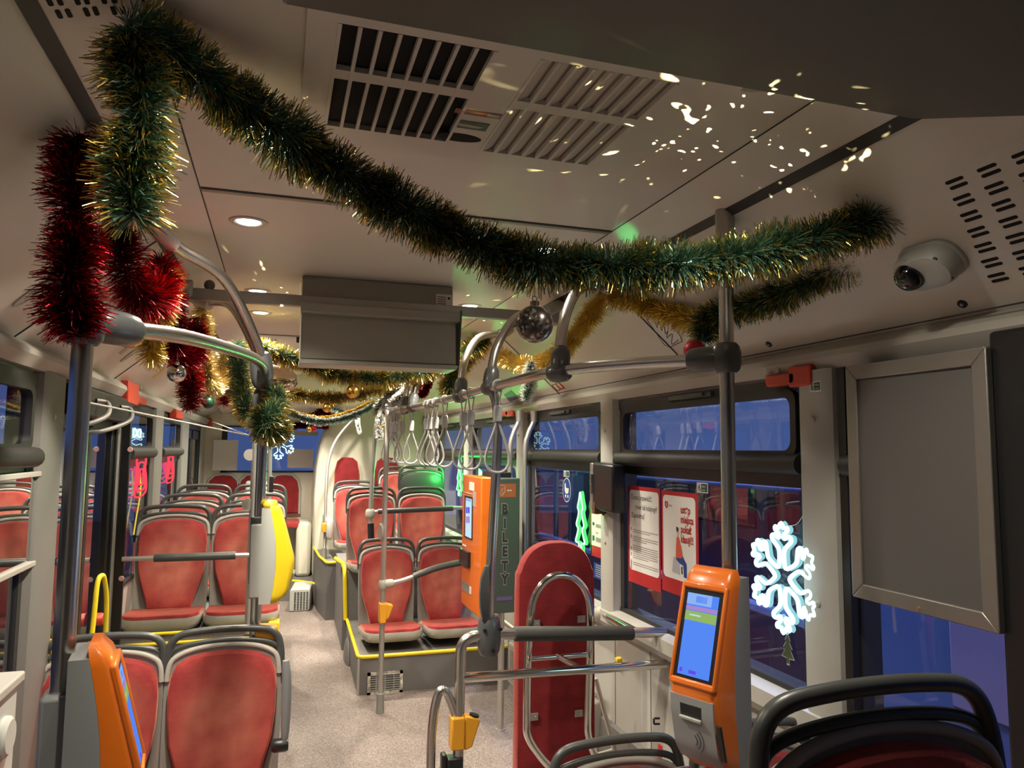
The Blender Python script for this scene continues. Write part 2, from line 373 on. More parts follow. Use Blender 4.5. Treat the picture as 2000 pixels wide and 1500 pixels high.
# right wall
PR = [(1.77, 1.94), (3.28, 3.44), (4.68, 4.82), (6.15, 6.32)]
wr = MB().box((XR, YF, 0), (XR+.06, YB, .85)).box((XR, YF, 1.845), (XR+.06, YB, 1.97)).box((XR, YF, .85), (XR+.06, .1, 1.85)).box((XR, 7.6, .85), (XR+.06, YB, 1.85))
for a, b in PR: wr.box((XR, a, .85), (XR+.06, b, 1.85))
S('wall_right', wr, WALL)
for i, (a, b) in enumerate(PR):
    S('trim_%d' % (20+i), MB().prism([(1.605, a), (1.562, a+.012), (1.552, a+.03), (1.552, b-.03), (1.562, b-.012), (1.605, b)], lambda x, y: (x, y, .80), lambda x, y: (x, y, 1.872)), WALL)
    for zz in (1.72, 1.17): S('trim_%d' % (40+2*i+(zz < 1.5)), MB().lathe((1.552, (a+b)/2, zz), (-1, 0, 0), [(.010, 0), (.010, .003), (.006, .005)], 16), LGREY)
S('windowsill_right', MB().prism([(1.605, .855), (1.575, .855), (1.545, .84), (1.54, .79), (1.56, .76), (1.605, .75)], lambda x, z: (x, .1, z), lambda x, z: (x, 7.6, z)), LGREY)
S('baseboard_right', MB().prism([(1.605, .30), (1.585, .29), (1.57, .05), (1.54, 0), (1.605, 0)], lambda x, z: (x, YF, z), lambda x, z: (x, 5.05, z)), STONE)
for i, yy in enumerate((2.3, 3.0, 3.36, 4.1, 4.75)):
    S('trim_%d' % (50+i), MB().box((1.6035, yy-.0015, .3), (1.6055, yy+.0015, .755)), RUBBER)

def window(idx, X, s, y0, y1, lower=True):
    # s = direction from wall towards the bus interior
    nm = 'window_%d' % idx
    f = MB()
    def bar(a, b, z0, z1, x0=.0, x1=.018): f.box((X+s*x0, a, z0), (X+s*x1, b, z1))
    r = S(nm, MB().box((X-s*.062, y0+.001, .852), (X+s*.008, y0+.035, 1.86)).box((X-s*.062, y1-.035, .852), (X+s*.008, y1-.001, 1.86)).box((X-s*.062, y0+.001, 1.82), (X+s*.014, y1-.001, 1.86)).box((X-s*.062, y0+.001, .852), (X+s*.012, y1-.001, .872)), RUBBER)
    # hopper: rounded frame around the upper pane
    hy0, hy1, hz0, hz1 = y0+.035, y1-.035, 1.605, 1.825
    ou = rrect(hy0, hz0, hy1, hz1, .04); inn = rrect(hy0+.028, hz0+.02, hy1-.028, hz1-.024, .035)
    h = MB(); k = len(ou)
    for d0, d1 in ((.0, .022),):
        vs = [(X+s*d1, *p) for p in ou]+[(X+s*d1, *p) for p in inn]+[(X+s*d0, *p) for p in ou]+[(X+s*d0, *p) for p in inn]
        fs = []
        for i in range(k):
            j = (i+1) % k
            fs += [(i, j, k+j, k+i), (k+i, k+j, 3*k+j, 3*k+i), (2*k+i, 2*k+j, j, i)]
        h.add(vs, fs)
    build('hopper_frame', h, RUBBER, r)
    build('divider_rail', MB().tube([(X+s*.02, y0+.01, 1.582), (X+s*.02, y1-.01, 1.582)], .034, 14), RUBBER, r)
    build('frit_band', MB().box((X-s*.001, y0+.03, 1.505), (X+s*.004, y1-.03, 1.56)), BLACK, r)
    build('upper_pane', MB().box((X+s*.001, y0+.05, 1.615), (X+s*.005, y1-.05, 1.81)), GLASS, r)
    build('lower_pane', MB().box((X-s*.006, y0+.03, .865), (X-s*.001, y1-.03, 1.56)), GLASS, r)
    ym = (y0+y1)/2
    if y1-y0 > 1: build('latch', MB().box((X+s*.012, ym-.16, 1.832), (X+s*.03, ym+.16, 1.852)).box((X+s*.02, ym-.12, 1.835), (X+s*.042, ym-.02, 1.849)), DGREY, r, bevel=.003)
    return r
window(1, XR, -1, .1, 1.77); window(2, XR, -1, 1.94, 3.28); window(3, XR, -1, 3.44, 4.68); window(4, XR, -1, 4.82, 6.15); window(5, XR, -1, 6.32, 7.6)

# left wall
wl = MB()
for a, b in ((YF, .9), (2.83, 3.10), (4.30, 4.42), (5.25, 5.55), (6.65, 7.05), (8.55, 9.0)): wl.box((XL-.06, a, 0), (XL, b, 1.97))
for a, b in ((.9, 2.83), (4.42, 5.25), (5.55, 6.65)): wl.box((XL-.06, a, 0), (XL, b, .86))
wl.box((XL-.06, YF, 1.845), (XL, YB, 1.97))
S('wall_left', wl, WALL)
for i, (a, b) in enumerate(((2.83, 3.10), (5.25, 5.55), (6.65, 7.05))):
    S('trim_%d' % (60+i), MB().prism([(XL, a), (XL+.03, a+.015), (XL+.04, a+.04), (XL+.04, b-.03), (XL+.03, b), (XL, b)], lambda x, y: (x, y, .5), lambda x, y: (x, y, 1.872)), POST)
S('trim_66', MB().lathe((XL+.04, 2.95, 1.72), (1, 0, 0), [(.010, 0), (.010, .003), (.006, .005)], 16), LGREY)
window(6, XL, 1, .9, 2.83); window(7, XL, 1, 4.42, 5.25); window(8, XL, 1, 5.55, 6.65)

# rear wall with window
S('wall_rear', MB().box((XL-.06, YB, 0), (XR+.06, YB+.06, 1.345)).box((XL-.06, YB, 1.86), (XR+.06, YB+.06, 2.4)).box((XL-.06, YB, 1.345), (-.60, YB+.06, 1.86)).box((.52, YB, 1.345), (XR+.06, YB+.06, 1.86)), CREAM)
r = S('window_9', MB().box((-.62, YB-.012, 1.335), (.54, YB+.004, 1.355)).box((-.62, YB-.012, 1.85), (.54, YB+.004, 1.87)).box((-.62, YB-.012, 1.335), (-.56, YB+.004, 1.87)).box((.50, YB-.012, 1.335), (.54, YB+.004, 1.87)), RUBBER, bevel=.004)
build('pane', MB().box((-.6, YB+.004, 1.345), (.52, YB+.008, 1.86)), GLASS, r)

# podiums and steps
def podium(nm, poly, z0, z1, m=STONE): return S(nm, MB().prism(poly, lambda x, y: (x, y, z0), lambda x, y: (x, y, z1)), m)
podium('floor_podium_right', [(.553, 5.06), (XR, 5.06), (XR, 6.22), (.575, 6.22)], 0, .235)
podium('floor_podium_rear_right', [(.54, 6.2), (XR, 6.2), (XR, 7.3), (.56, 7.3)], 0, .62)
podium('floor_podium_back', [(.478, 7.3), (XR, 7.3), (XR, 8.3), (.40, 8.3), (.42, 7.75)], 0, .53)
podium('floor_podium_left', [(XL, 4.43), (.02, 4.43), (.02, 7.0), (XL, 7.0)], 0, .615)
podium('floor_step', [(.57, 7.3), (.59, 7.5), (.458, 7.963), (.253, 8.262), (-.05, 8.35), (XL, 8.35), (XL, 9), (.6, 9)], 0, .205)
def yellow(nm, pts, r=.013): return S(nm, MB().tube(pts, r, 10), YELLOW)
yellow('trim_70', fillet([(XR-.02, 5.062, .242), (.553, 5.062, .242), (.577, 6.2, .242)], .05))
yellow('trim_71', fillet([(.565, 6.19, .24), (.55, 6.19, .60), (.545, 6.24, .675), (.50, 6.55, .68)], .06), .017)
yellow('trim_72', fillet([(.56, 7.292, .535), (.478, 7.292, .535), (.43, 7.75, .535), (.40, 8.25, .56)], .03))
yellow('trim_73', smooth([(.575, 7.49, .21), (.458, 7.96, .21), (.253, 8.26, .21), (-.05, 8.345, .21)]))
yellow('trim_74', [(XL+.01, 4.425, .62), (.02, 4.425, .62)], .009); yellow('trim_75', [(XL+.01, 4.424, .568), (.02, 4.424, .568)], .009)
S('trim_76', MB().box((-.02, 4.41, .52), (.04, 4.52, .645)), YELLOW, bevel=.006)
S('trim_77', MB().box((-.02, 4.415, .40), (.035, 4.5, .515)), YELLOW, bevel=.006)
S('trim_78', MB().box((.549, 5.058, 0), (.562, 5.075, .23)), LGREY)

# engine tower in the back corner
tw = [(XR, .2), (.40, .2), (.385, 1.1), (.40, 1.40), (.435, 1.65), (.50, 1.86), (.60, 2.0), (.74, 2.1), (.9, 2.16), (XR, 2.2)]
S('wall_engine_tower', MB().prism(tw, lambda x, z: (x, 8.3, z), lambda x, z: (x, 9.0, z)), CREAM, bevel=.05, seg=4)
# outside
S('ground_outside', MB().box((-12, -8, -.45), (14, 22, -.36)), mat('wet_asphalt', (.02, .022, .03), .35))

# middle door: two black framed leaves with glass
def door(nm, y0, y1):
    d = S(nm, MB().box((XL-.05, y0, .0), (XL-.005, y0+.04, 1.84)).box((XL-.05, y1-.04, 0), (XL-.005, y1, 1.84)).box((XL-.05, y0, 1.79), (XL-.005, y1, 1.845)), BLACK)
    m = (y0+y1)/2
    for a, b in ((y0+.045, m-.004), (m+.004, y1-.045)):
        lf = build('door_leaf', MB().box((XL-.045, a, .02), (XL-.012, a+.055, 1.785)).box((XL-.045, b-.055, .02), (XL-.012, b, 1.785)).box((XL-.045, a, .02), (XL-.012, b, .12)).box((XL-.045, a, 1.70), (XL-.012, b, 1.785)), BLACK, d, bevel=.004)
        build('pane', MB().box((XL-.034, a+.05, .11), (XL-.028, b-.05, 1.71)), DGLASS, lf)
    return d
d2 = door('door_1', 3.12, 4.28)
for yy in (3.30, 3.92):
    build('grab_handle', MB().tube(smooth([(XL+.01, yy+.12, .42), (XL+.035, yy+.10, .62), (XL+.05, yy+.02, .88), (XL+.05, yy-.05, 1.0), (XL+.045, yy-.09, 1.03), (XL+.035, yy-.12, 1.0), (XL+.03, yy-.13, .85), (XL+.01, yy-.13, .42)]), .011, 10), YELLOW, d2, label='yellow grab handle')
build('button', MB().lathe((XL-.01, 4.0, .80), (1, 0, 0), [(.03, 0), (.03, .03), (.025, .04)], 20), REDP, d2)
build('mechanism', MB().box((XL-.01, 3.15, 1.74), (XL+.06, 4.25, 1.86)), BLACK, d2, bevel=.01)
for yy in (3.45, 3.95):
    build('drive_arm', MB().tube(smooth([(XL+.06, yy, 1.81), (XL+.10, yy+.03, 1.80), (XL+.12, yy-.1, 1.74), (XL+.05, yy-.26, 1.69), (XL-.01, yy-.3, 1.68)]), .010, 10), GREYP, d2)
door('door_2', 7.08, 8.5)
#%%PART3
# ------------------------------------------------------------------ seats
def bow(x, w): return 1-(abs(x)/w)**2.6
def seat_parts(name, label, group, x, y, z, rot=0, leg=.08, cushion=True):
    t = thing(name, label, 'seat', (x, y, z), group); t.rotation_euler = (0, 0, rot)
    def L(mb, nm, m, **k):
        me_loc = t.location.copy()
        mb.v = [v+me_loc for v in mb.v]
        return build(nm, mb, m, t, **k)
    def back(u, v, d):   # u across, v up, d forward (towards -Y)
        lean = .10*v; hollow = .05*(1-(u/.21)**2)*(1-abs(v-.25)/.6) if abs(u) < .21 else 0
        return (u, .0+lean-d+hollow*.6, v)
    half = [(.120, -.03), (.130, .02), (.150, .085), (.178, .18), (.188, .27), (.190, .36), (.184, .415), (.166, .457), (.12, .481), (.06, .492)]
    po = [(-a, b) for a, b in half]; pol = half+[(0, .495)]+po[::-1]
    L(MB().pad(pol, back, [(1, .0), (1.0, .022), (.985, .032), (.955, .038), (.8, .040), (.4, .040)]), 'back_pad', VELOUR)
    hs = [(.198, -.09), (.205, .05), (.207, .2), (.207, .37), (.200, .435), (.175, .475), (.12, .498), (.05, .508)]
    sh = hs+[(0, .510)]+[(-a, b) for a, b in hs][::-1]
    L(MB().pad(sh, back, [(.5, -.028), (.9, -.028), (.985, -.020), (1, -.008), (1, .002), (.985, .008), (.90, .008), (.8, -.012), (.4, -.014)]), 'backrest_shell', GREYP)
    rim = [(-.197, .40), (-.19, .455), (-.165, .484), (-.1, .505), (0, .513), (.1, .505), (.165, .484), (.19, .455), (.197, .40)]
    L(MB().tube([back(u, v, .006) for u, v, _ in [(p.x, p.y, 0) for p in smooth([(a, b, 0) for a, b in rim], 4)]], .010, 10), 'top_rim', LGREY)
    hd = [(-.200, .36), (-.203, .43), (-.201, .485), (-.188, .532), (-.155, .558), (-.09, .567), (0, .570), (.09, .567), (.155, .558), (.188, .532), (.201, .485), (.203, .43), (.200, .36)]
    L(MB().tube([(p.x, .10*p.y+.008, p.y) for p in smooth([(a, b, 0) for a, b in hd], 5)], [.0135]*61, 12), 'grab_handle', DGREY)
    L(MB().tube([(p.x, .10*p.y+.014, p.y) for p in smooth([(-.197, .45, 0), (-.185, .498, 0), (-.12, .520, 0), (0, .528, 0), (.12, .520, 0), (.185, .498, 0), (.197, .45, 0)], 5)], .010, 10), 'handle_bar', DGREY)
    if cushion:
        cu = rrect(-.197, -.40, .197, .0, .07)
        def seatf(u, v, d): return (u, v, d-.03*((v+.2)/.2)*(1 if v > -.2 else .3)+.012*(u/.2)**2)
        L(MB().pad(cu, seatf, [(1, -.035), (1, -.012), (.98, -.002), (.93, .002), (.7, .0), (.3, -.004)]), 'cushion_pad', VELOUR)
        cs = rrect(-.206, -.412, .206, .04, .075)
        L(MB().pad(cs, seatf, [(.55, -.085), (.9, -.083), (.99, -.06), (1, -.03), (.985, -.018), (.93, -.02), (.8, -.04), (.4,-.045)]), 'cushion_shell', LGREY)
        if leg > 0:
            for sx in (-.14, .14): L(MB().cyl((sx, -.20, -.05), (sx, -.20, -leg-.085), .016, 12).lathe((sx, -.20, -leg-.085), (0, 0, 1), [(.03, 0), (.03, .006)], 12), 'leg', BLACK)
    return t
G_ = 'red velour passenger seats'
def seat_copy(src, label, x, y, z, rot=0):
    t = copy_tree(src); t.location = (x, y, z); t['label'] = label; t.rotation_euler = (0, 0, rot); return t
s1 = seat_parts('bus_seat', 'red seat nearest on the aisle side, beside the folded grey armrest, under the ceiling spot', G_, -.165, 3.0, .36, leg=.275)
seat_copy(s1, 'red seat half hidden behind the orange ticket reader on the left pole', -.577, 3.0, .36)
s2 = seat_parts('bus_seat', 'red seat behind the glass partition, front row, beside the door', G_, -.585, 4.86, .692, leg=0)
seat_copy(s2, 'red seat behind the glass partition, front row, behind the yellow ticket reader', -.165, 4.86, .692)
seat_copy(s2, 'red seat on the door side, second row behind the glass partition, by the window', -.57, 5.66, .712)
seat_copy(s2, 'red seat on the door side, second row behind the glass partition, by the aisle', -.14, 5.66, .712)
seat_copy(s2, 'red seat on the door side, third row behind the glass partition, by the window', -.56, 6.45, .74)
seat_copy(s2, 'red seat on the door side, third row behind the glass partition, by the aisle', -.13, 6.45, .74)
s3 = seat_parts('bus_seat', 'red seat on the yellow edged podium, aisle seat behind the slim pole', G_, 0.80, 5.55, .372, leg=.03)
seat_copy(s3, 'red seat on the yellow edged podium, partly behind the orange ticket machine', 1.238, 5.55, .372)
seat_copy(s2, 'red seat in the row above the podium, aisle side, behind the hanging rail pole', .775, 6.36, .712)
seat_copy(s2, 'red seat in front of the green lit seat back', 1.21, 6.36, .712)
s4 = seat_parts('bus_seat', 'backward facing seat whose grey shell glows green from the neon tree', G_, 1.26, 6.76, .90, rot=pi, leg=.15)
for ch in [x for x in sc.objects if x.parent == s4 and x.name.startswith('backrest_shell')]: ch.data.materials[0] = DGREY
seat_copy(s2, 'red seat near the engine tower, aisle side, with a pale armrest box beside it', .765, 7.75, .71)
seat_copy(s1, 'red seat near the engine tower, next to the window, topped by a red headrest', 1.20, 7.6, .86)
seat_copy(s1, 'red seat in the lower right corner with a large dark handle, closest to the camera', .815, .80, .722)
s5 = seat_parts('bus_seat', 'folding seat behind the right orange ticket reader, only its dark handle showing', G_, .965, 1.95, .215, leg=.11)
seat_copy(s5, 'folding seat by the right window, handle showing under the snowflake pillar', 1.385, 1.90, .235)
# folded armrest of the near seat
t = thing('armrest', 'grey folded armrest standing upright beside the spotlit red seat', 'armrest', (.085, 2.95, .4))
pts = [at(558, 1290, y=2.93), at(560, 1330, y=2.93), at(558, 1400, y=2.93), at(556, 1445, y=2.93)]
build('arm', MB().tube(smooth(pts, 5), [.012+.006*sin(pi*i/15) for i in range(16)], 12), DEVGREY, t)
build('hinge', MB().lathe(at(552, 1455, y=2.93)+Vector((.02, 0, 0)), (-1, 0, 0), [(.02, 0), (.024, .01), (.024, .05), (.018, .06)], 16), BLACK, t)
# rear bench pads
for i, (px, w_, lab) in enumerate(((436, 62, 'red back pad of the rear bench in its grey surround, next to the rear door'), (497, 62, 'red back pad of the rear bench behind the white partition box'), (556, 62, 'red back pad of the rear bench, right of the yellow ticket reader'))):
    a = at(px, 928, y=8.93); b = at(px, 1003, y=8.93); hw = .165
    t = thing('upholstered_bench', lab, 'bench', (a.x, 8.97, b.z-.1), 'rear bench back pads')
    def fn(u, v, d): return (a.x+u, 8.985-d, b.z+v)
    H = a.z-b.z
    o2 = [(hw, 0), (hw, H*.62), (hw*.86, H*.85), (hw*.5, H*.98), (0, H), (-hw*.5, H*.98), (-hw*.86, H*.85), (-hw, H*.62), (-hw, 0)]
    build('pad', MB().pad(o2, fn, [(1, .02), (1, .05), (.95, .065), (.5, .07)]), DVELOUR, t)
    build('surround', MB().pad([(u*1.16, v*1.1-.02) for u, v in o2], fn, [(1.02, 0), (1, .02), (.96, .03), (.8, .03)]), PALEGREY, t)
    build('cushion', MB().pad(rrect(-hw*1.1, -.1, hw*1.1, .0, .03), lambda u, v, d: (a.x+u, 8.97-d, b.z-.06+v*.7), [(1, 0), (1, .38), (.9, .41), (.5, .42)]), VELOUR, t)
# headrests on the tower
for px, lab in ((679, 'dark red headrest on the cream engine tower, aisle side'), (757, 'dark red headrest on the cream engine tower, window side')):
    a = at(px, 893, y=8.24); b = at(px, 940, y=8.24); H = a.z-b.z+.05; hw = .135
    o2 = [(hw, 0), (hw*.98, H*.5), (hw*.8, H*.85), (hw*.45, H*.98), (0, H), (-hw*.45, H*.98), (-hw*.8, H*.85), (-hw*.98, H*.5), (-hw, 0)]
    build('headrest', MB().pad(o2, lambda u, v, d: (a.x+u, 8.3-d, b.z-.05+v), [(1, 0), (1, .04), (.95, .06), (.6, .07)]), DVELOUR, label=lab, cat='headrest', group='headrests on the tower')
build('armrest_box', MB().box((at(640, 1000, y=7.75).x-.02, 7.5, .72), (.545, 8.28, .93)), PALEGREY, label='pale plastic armrest box beside the rear aisle seat', cat='armrest', bevel=.03)
build('plastic_box', MB().box((at(492, 960, y=8.6).x-.06, 8.35, .205), (at(506, 960, y=8.6).x+.09, 8.53, at(492, 938, y=8.6).z)), PALEGREY, label='white plastic box standing before the rear bench behind the main pole', cat='box', bevel=.02)
build('corner_box', MB().box((.22, 8.55, .205), (.385, 8.95, .80)), CREAM, label='cream corner box at the foot of the engine tower', cat='box', bevel=.04)

# ------------------------------------------------------------------ poles and rails
def joint(mb, c, axis, r=.034, ln=.10, mi=0):
    ax = Vector(axis).normalized(); return mb.lathe(Vector(c)-ax*ln/2, ax, [(r*.72, 0), (r*.95, ln*.12), (r*1.05, ln*.35), (r*1.05, ln*.65), (r*.95, ln*.88), (r*.72, ln)], 20, mi)
RR = .0205
# right pole
t = thing('grab_pole', 'steel grab pole from floor to ceiling carrying the right orange ticket reader', 'pole', (1.205, 1.80, 0))
build('tube', MB().cyl((1.205, 1.80, 0), (1.205, 1.785, 2.27), RR, 24), STEEL, t)
build('ceiling_cap', MB().cyl((1.205, 1.785, 2.20), (1.205, 1.785, 2.312), .027, 20), LGREY, t)
jb = MB(); joint(jb, (1.205, 1.79, 1.885), (0, 0, 1), .040, .085); joint(jb, (1.165, 1.83, 1.885), (-.7, .62, 0), .034, .11); build('joint', jb, JOINT, t)
build('floor_flange', MB().lathe((1.205, 1.80, 0), (0, 0, 1), [(.045, 0), (.045, .008), (.03, .02)], 20), STEEL, t)
# right longitudinal rail with hoops to the ceiling
ZR = 1.87
t = thing('overhead_rail', 'steel overhead rail on the right with ceiling hoops, grab loops hanging from it', 'handrail', (.80, 3.4, ZR))
rail = smooth([(1.145, 1.86, 1.884), (1.03, 2.0, 1.885), (.91, 2.13, 1.88), (.835, 2.24, 1.872), (.81, 2.45, ZR), (.812, 2.9, ZR), (.81, 3.4, ZR), (.79, 4.0, ZR), (.755, 4.5, ZR), (.715, 4.85, ZR), (.69, 5.0, ZR)], 6)
build('rail_tube', MB().tube(rail, .0185, 20), STEEL, t)
for i, (yj, ya) in enumerate(((2.20, 2.62), (2.86, 3.08), (3.38, 3.85), (4.42, 4.75), (4.72, 5.3))):
    xj = .855 if i == 0 else .81 if i < 3 else .765
    a = Vector((xj, yj, ZR+.01)); e = Vector((1.19, ya, 2.275))
    m1 = a+Vector((.035, (ya-yj)*.12, .16)); m2 = a+Vector((.15, (ya-yj)*.5, .31))
    hp = smooth([a, m1, m2, a.lerp(e, .84)+Vector((0, 0, .035)), e], 7)
    hb = build('hoop_tube', MB().tube(hp, .0185, 18), STEEL, t)
    dd = (hp[-1]-hp[-4]).normalized()
    build('bracket', MB().tube([hp[-1]-dd*.10, hp[-1]-dd*.02, hp[-1]+dd*.05], [.026, .027, .022], 16), LGREY, hb)
    jm = MB(); joint(jm, (xj, yj, ZR), (.15, -1, 0) if i else (.6, -.75, 0), .031, .075); joint(jm, a+Vector((.005, 0, .03)), (m1-a), .030, .09); build('joint', jm, JOINT, t)
jm = MB(); joint(jm, (.69, 5.0, ZR), (0, 1, 0), .027, .06); build('joint', jm, JOINT, t)
# ticket pole between rail and wheelchair frame
t = thing('grab_pole', 'steel pole from the overhead rail down to the wheelchair frame, beside the ticket machine', 'pole', (.815, 2.84, .9))
build('tube', MB().tube(smooth([(.815, 2.85, 1.86), (.835, 2.845, 1.80), (.84, 2.84, 1.66), (.828, 2.84, 1.4), (.815, 2.84, 1.1), (.813, 2.84, .88)], 6), .0195, 20), STEEL, t)
jm = MB(); joint(jm, (.813, 2.84, .895), (0, 0, 1), .045, .15); build('joint', jm, JOINT, t)
jh = MB()
for dx, dz in ((-.03, .03), (.035, .03), (.005, -.05)): jh.lathe((.813+dx, 2.84-.035, .895+dz), (dx*.2, -1, 0), [(.007, 0), (.007, .011)], 10)
build('screw_socket', jh, BLACK, t)
build('arm_pad', MB().pad([(.02, -.10), (.03, -.05), (.032, 0), (.028, .06), (.012, .105), (-.005, .11), (-.012, .0), (-.004, -.10)], lambda u, v, d: (.795-u, 2.80+d, 1.06+v), [(.9, 0), (1, .006), (1, .016), (.85, .02)]), JOINT, t)
# slim aisle pole
t = thing('grab_pole', 'slim steel pole standing in the aisle before the yellow edged podium', 'pole', (.653, 4.70, 0))
build('tube', MB().tube(smooth([(.653, 4.70, .02), (.653, 4.70, .8), (.655, 4.71, 1.5), (.66, 4.74, 1.7), (.675, 4.84, 1.83), (.688, 4.96, ZR)], 6), .0165, 18), SATIN, t)
build('foot_sleeve', MB().lathe((.653, 4.70, 0), (0, 0, 1), [(.026, 0), (.025, .01), (.023, .115), (.018, .12)], 18), GREYP, t)
bar = smooth([(.67, 4.70, .775), (.78, 4.68, .80), (.90, 4.70, .835), (1.05, 4.75, .865), (1.3, 4.8, .885), (1.60, 4.8, .885)], 6)
build('crossbar', MB().tube(bar, .014, 14), SATIN, t)
build('foam_sleeve', MB().tube(bar[9:26], .021, 14), DGREY, t)
jm = MB(); joint(jm, (.653, 4.70, .772), (0, 0, 1), .027, .06); joint(jm, (.685, 4.695, .778), (1, -.1, .15), .026, .07); build('joint', jm, LGREY, t)
build('stop_disc', MB().lathe((.63, 4.69, 1.10), (-1, -.2, 0), [(.045, -.006), (.055, 0), (.045, .008)], 20), LGREY, t)
build('stop_button', MB().box((.630, 4.655, .545), (.672, 4.725, .665)).prism([(.665, .665), (.715, .65), (.69, .575), (.665, .56)], lambda x, z: (x, 4.66, z), lambda x, z: (x, 4.72, z)), AMBER, t, bevel=.006, label='amber stop button box')
# left pole
t = thing('grab_pole', 'steel grab pole at the front left wrapped in red tinsel at its top', 'pole', (-.396, 1.712, 0))
build('tube', MB().cyl((-.396, 1.712, 0), (-.396, 1.712, 2.29), RR, 24), STEEL, t)
jm = MB(); joint(jm, (-.396, 1.712, 1.875), (0, 0, 1), .040, .09); joint(jm, (-.35, 1.775, 1.878), (.6, .8, .02), .036, .12); build('joint', jm, JOINT, t)
# left overhead rail and hoops
PX, PY = -.062, 3.10
t = thing('overhead_rail', 'curved steel overhead rail on the left joining the tinsel pole to the main aisle pole', 'handrail', (-.2, 2.4, 1.88))
lr = smooth([(-.335, 1.795, 1.880), (-.25, 2.05, 1.905), (-.165, 2.45, 1.93), (-.10, 2.8, 1.945), (-.072, 2.98, 1.935), (PX-.004, 3.06, 1.89), (PX-.003, 3.09, 1.83)], 7)
build('rail_tube', MB().tube(lr, .0195, 20), STEEL, t)
for a, e, k in (((PX-.01, 3.05, 1.94), (-.385, 2.42, 2.285), 0), ((PX-.03, 3.3, 1.97), (-.385, 3.52, 2.285), 1)):
    a = Vector(a); e = Vector(e)
    hp = smooth([a, a+Vector((-.03, (e.y-a.y)*.15, .10)), a+Vector((-.13, (e.y-a.y)*.5, .27)), a.lerp(e, .82)+Vector((0, 0, .035)), e], 7)
    h = build('hoop_tube', MB().tube(hp, .0195, 18), STEEL, t); dd = (hp[-1]-hp[-4]).normalized()
    build('bracket', MB().tube([hp[-1]-dd*.10, hp[-1]-dd*.02, hp[-1]+dd*.04], [.026, .027, .022], 16), LGREY, h)
jm = MB(); joint(jm, (PX-.012, 3.05, 1.925), (.1, .3, -1), .042, .14); build('joint', jm, JOINT, t)
# main aisle pole with yellow reader
t = thing('grab_pole', 'steel main aisle pole carrying the yellow ticket reader, spiky green tinsel tied to it', 'pole', (PX, PY, 0))
build('tube', MB().cyl((PX, PY, 0), (PX, PY, 1.93), RR, 24), STEEL, t)
jm = MB(); joint(jm, (PX, PY, 1.80), (0, 0, 1), .042, .11); build('joint', jm, JOINT, t)
build('mount_plate', MB().box((PX-.032, PY-.03, 1.09), (PX+.012, PY+.035, 1.35)), DGREY, t, bevel=.006)
build('stop_button', MB().box((PX+.0, PY-.03, .80), (PX+.085, PY+.03, .93)), AMBER, t, bevel=.008, label='amber stop button box')
# glass partition behind the middle door
gy = 4.32
t = thing('glass_partition', 'clear glass partition with a foam covered handrail between door post and thin pole', 'partition', (-.45, gy, .6))
build('glass_sheet', MB().box((-.77, gy-.003, .66), (-.125, gy+.003, 1.815)), PGLASS, t)
build('post', MB().box((-.792, gy-.012, .0), (-.745, gy+.012, 1.85)), BLACK, t, bevel=.004)
build('pole_tube', MB().cyl((-.125, gy, .615), (-.125, gy, 1.95), .016, 16), SATIN, t)
build('handrail', MB().cyl((-.75, gy-.04, 1.04), (-.105, gy-.04, 1.04), .012, 14), SATIN, t)
build('foam_sleeve', MB().cyl((-.60, gy-.04, 1.04), (-.20, gy-.04, 1.04), .021, 16), DGREY, t)
for zz in (1.58, 1.31): build('clamp', MB().lathe((-.15, gy-.012, zz), (0, 1, 0), [(.032, 0), (.032, .02)], 20), LGREY, t)
for px, py in ((254, 878), (237, 1130)): build('rosette', MB().lathe(at(px, py, y=gy-.012), (0, -1, 0), [(.014, 0), (.012, .004)], 14), mat('rosette_pink%d' % px, (.6, .35, .32), .5), t)
# pole farther back with black holder
t = thing('grab_pole', 'steel pole bending to the ceiling before the second seat row, ending in a black holder', 'pole', (.72, 5.95, 1.0))
build('tube', MB().tube(smooth([at(724, 1040, y=5.95), at(724, 990, y=5.95), at(729, 900, y=5.95), at(735, 830, y=5.95), at(741, 808, y=6.0), at(752, 792, y=6.2), at(770, 775, y=6.5)], 6), .017, 16), SATIN, t)
b1 = at(723, 1003, y=5.95)
build('crossbar', MB().tube(smooth([b1, at(740, 999, y=5.95), at(890, 992, y=5.95), (1.60, 5.95, b1.z+.02)], 6), .014, 14), SATIN, t)
build('foam_sleeve', MB().cyl(at(738, 999, y=5.95), at(884, 993, y=5.95), .021, 14), DGREY, t)
jm = MB(); joint(jm, b1, (0, 0, 1), .036, .07); build('joint', jm, LGREY, t)
build('holder', MB().cyl(at(724, 1022, y=5.95), at(725, 1056, y=5.95), .026, 14), BLACK, t)
# tower pole
t = thing('grab_pole', 'thin steel pole bent along the cream engine tower, amber button on it', 'pole', (.5, 7.9, .53))
q = [(633, 1085), (635, 1040), (637, 960), (641, 905), (652, 868), (672, 838), (698, 812), (720, 790)]
build('tube', MB().tube(smooth([at(a, b, y=7.6+.06*i) for i, (a, b) in enumerate(q)], 5), .015, 14), SATIN, t)
build('foot_sleeve', MB().cyl(at(633, 1092, y=7.6), at(633.5, 1070, y=7.6), .024, 14), GREYP, t)
build('stop_button', MB().box(at(629, 1040, y=7.57), at(640, 1021, y=7.64)), AMBER, t, bevel=.006, label='amber stop button box')
# rear poles
t = thing('grab_pole', 'pole behind the main aisle pole with a black box at the window edge', 'pole', (-.03, 5.3, .6))
build('tube', MB().cyl((at(527, 1000, y=6.0).x, 6.0, .615), at(529, 815, y=6.0), .016, 14), SATIN, t)
build('holder', MB().box(at(525, 962, y=5.97), at(535, 930, y=6.03)), BLACK, t, bevel=.004)
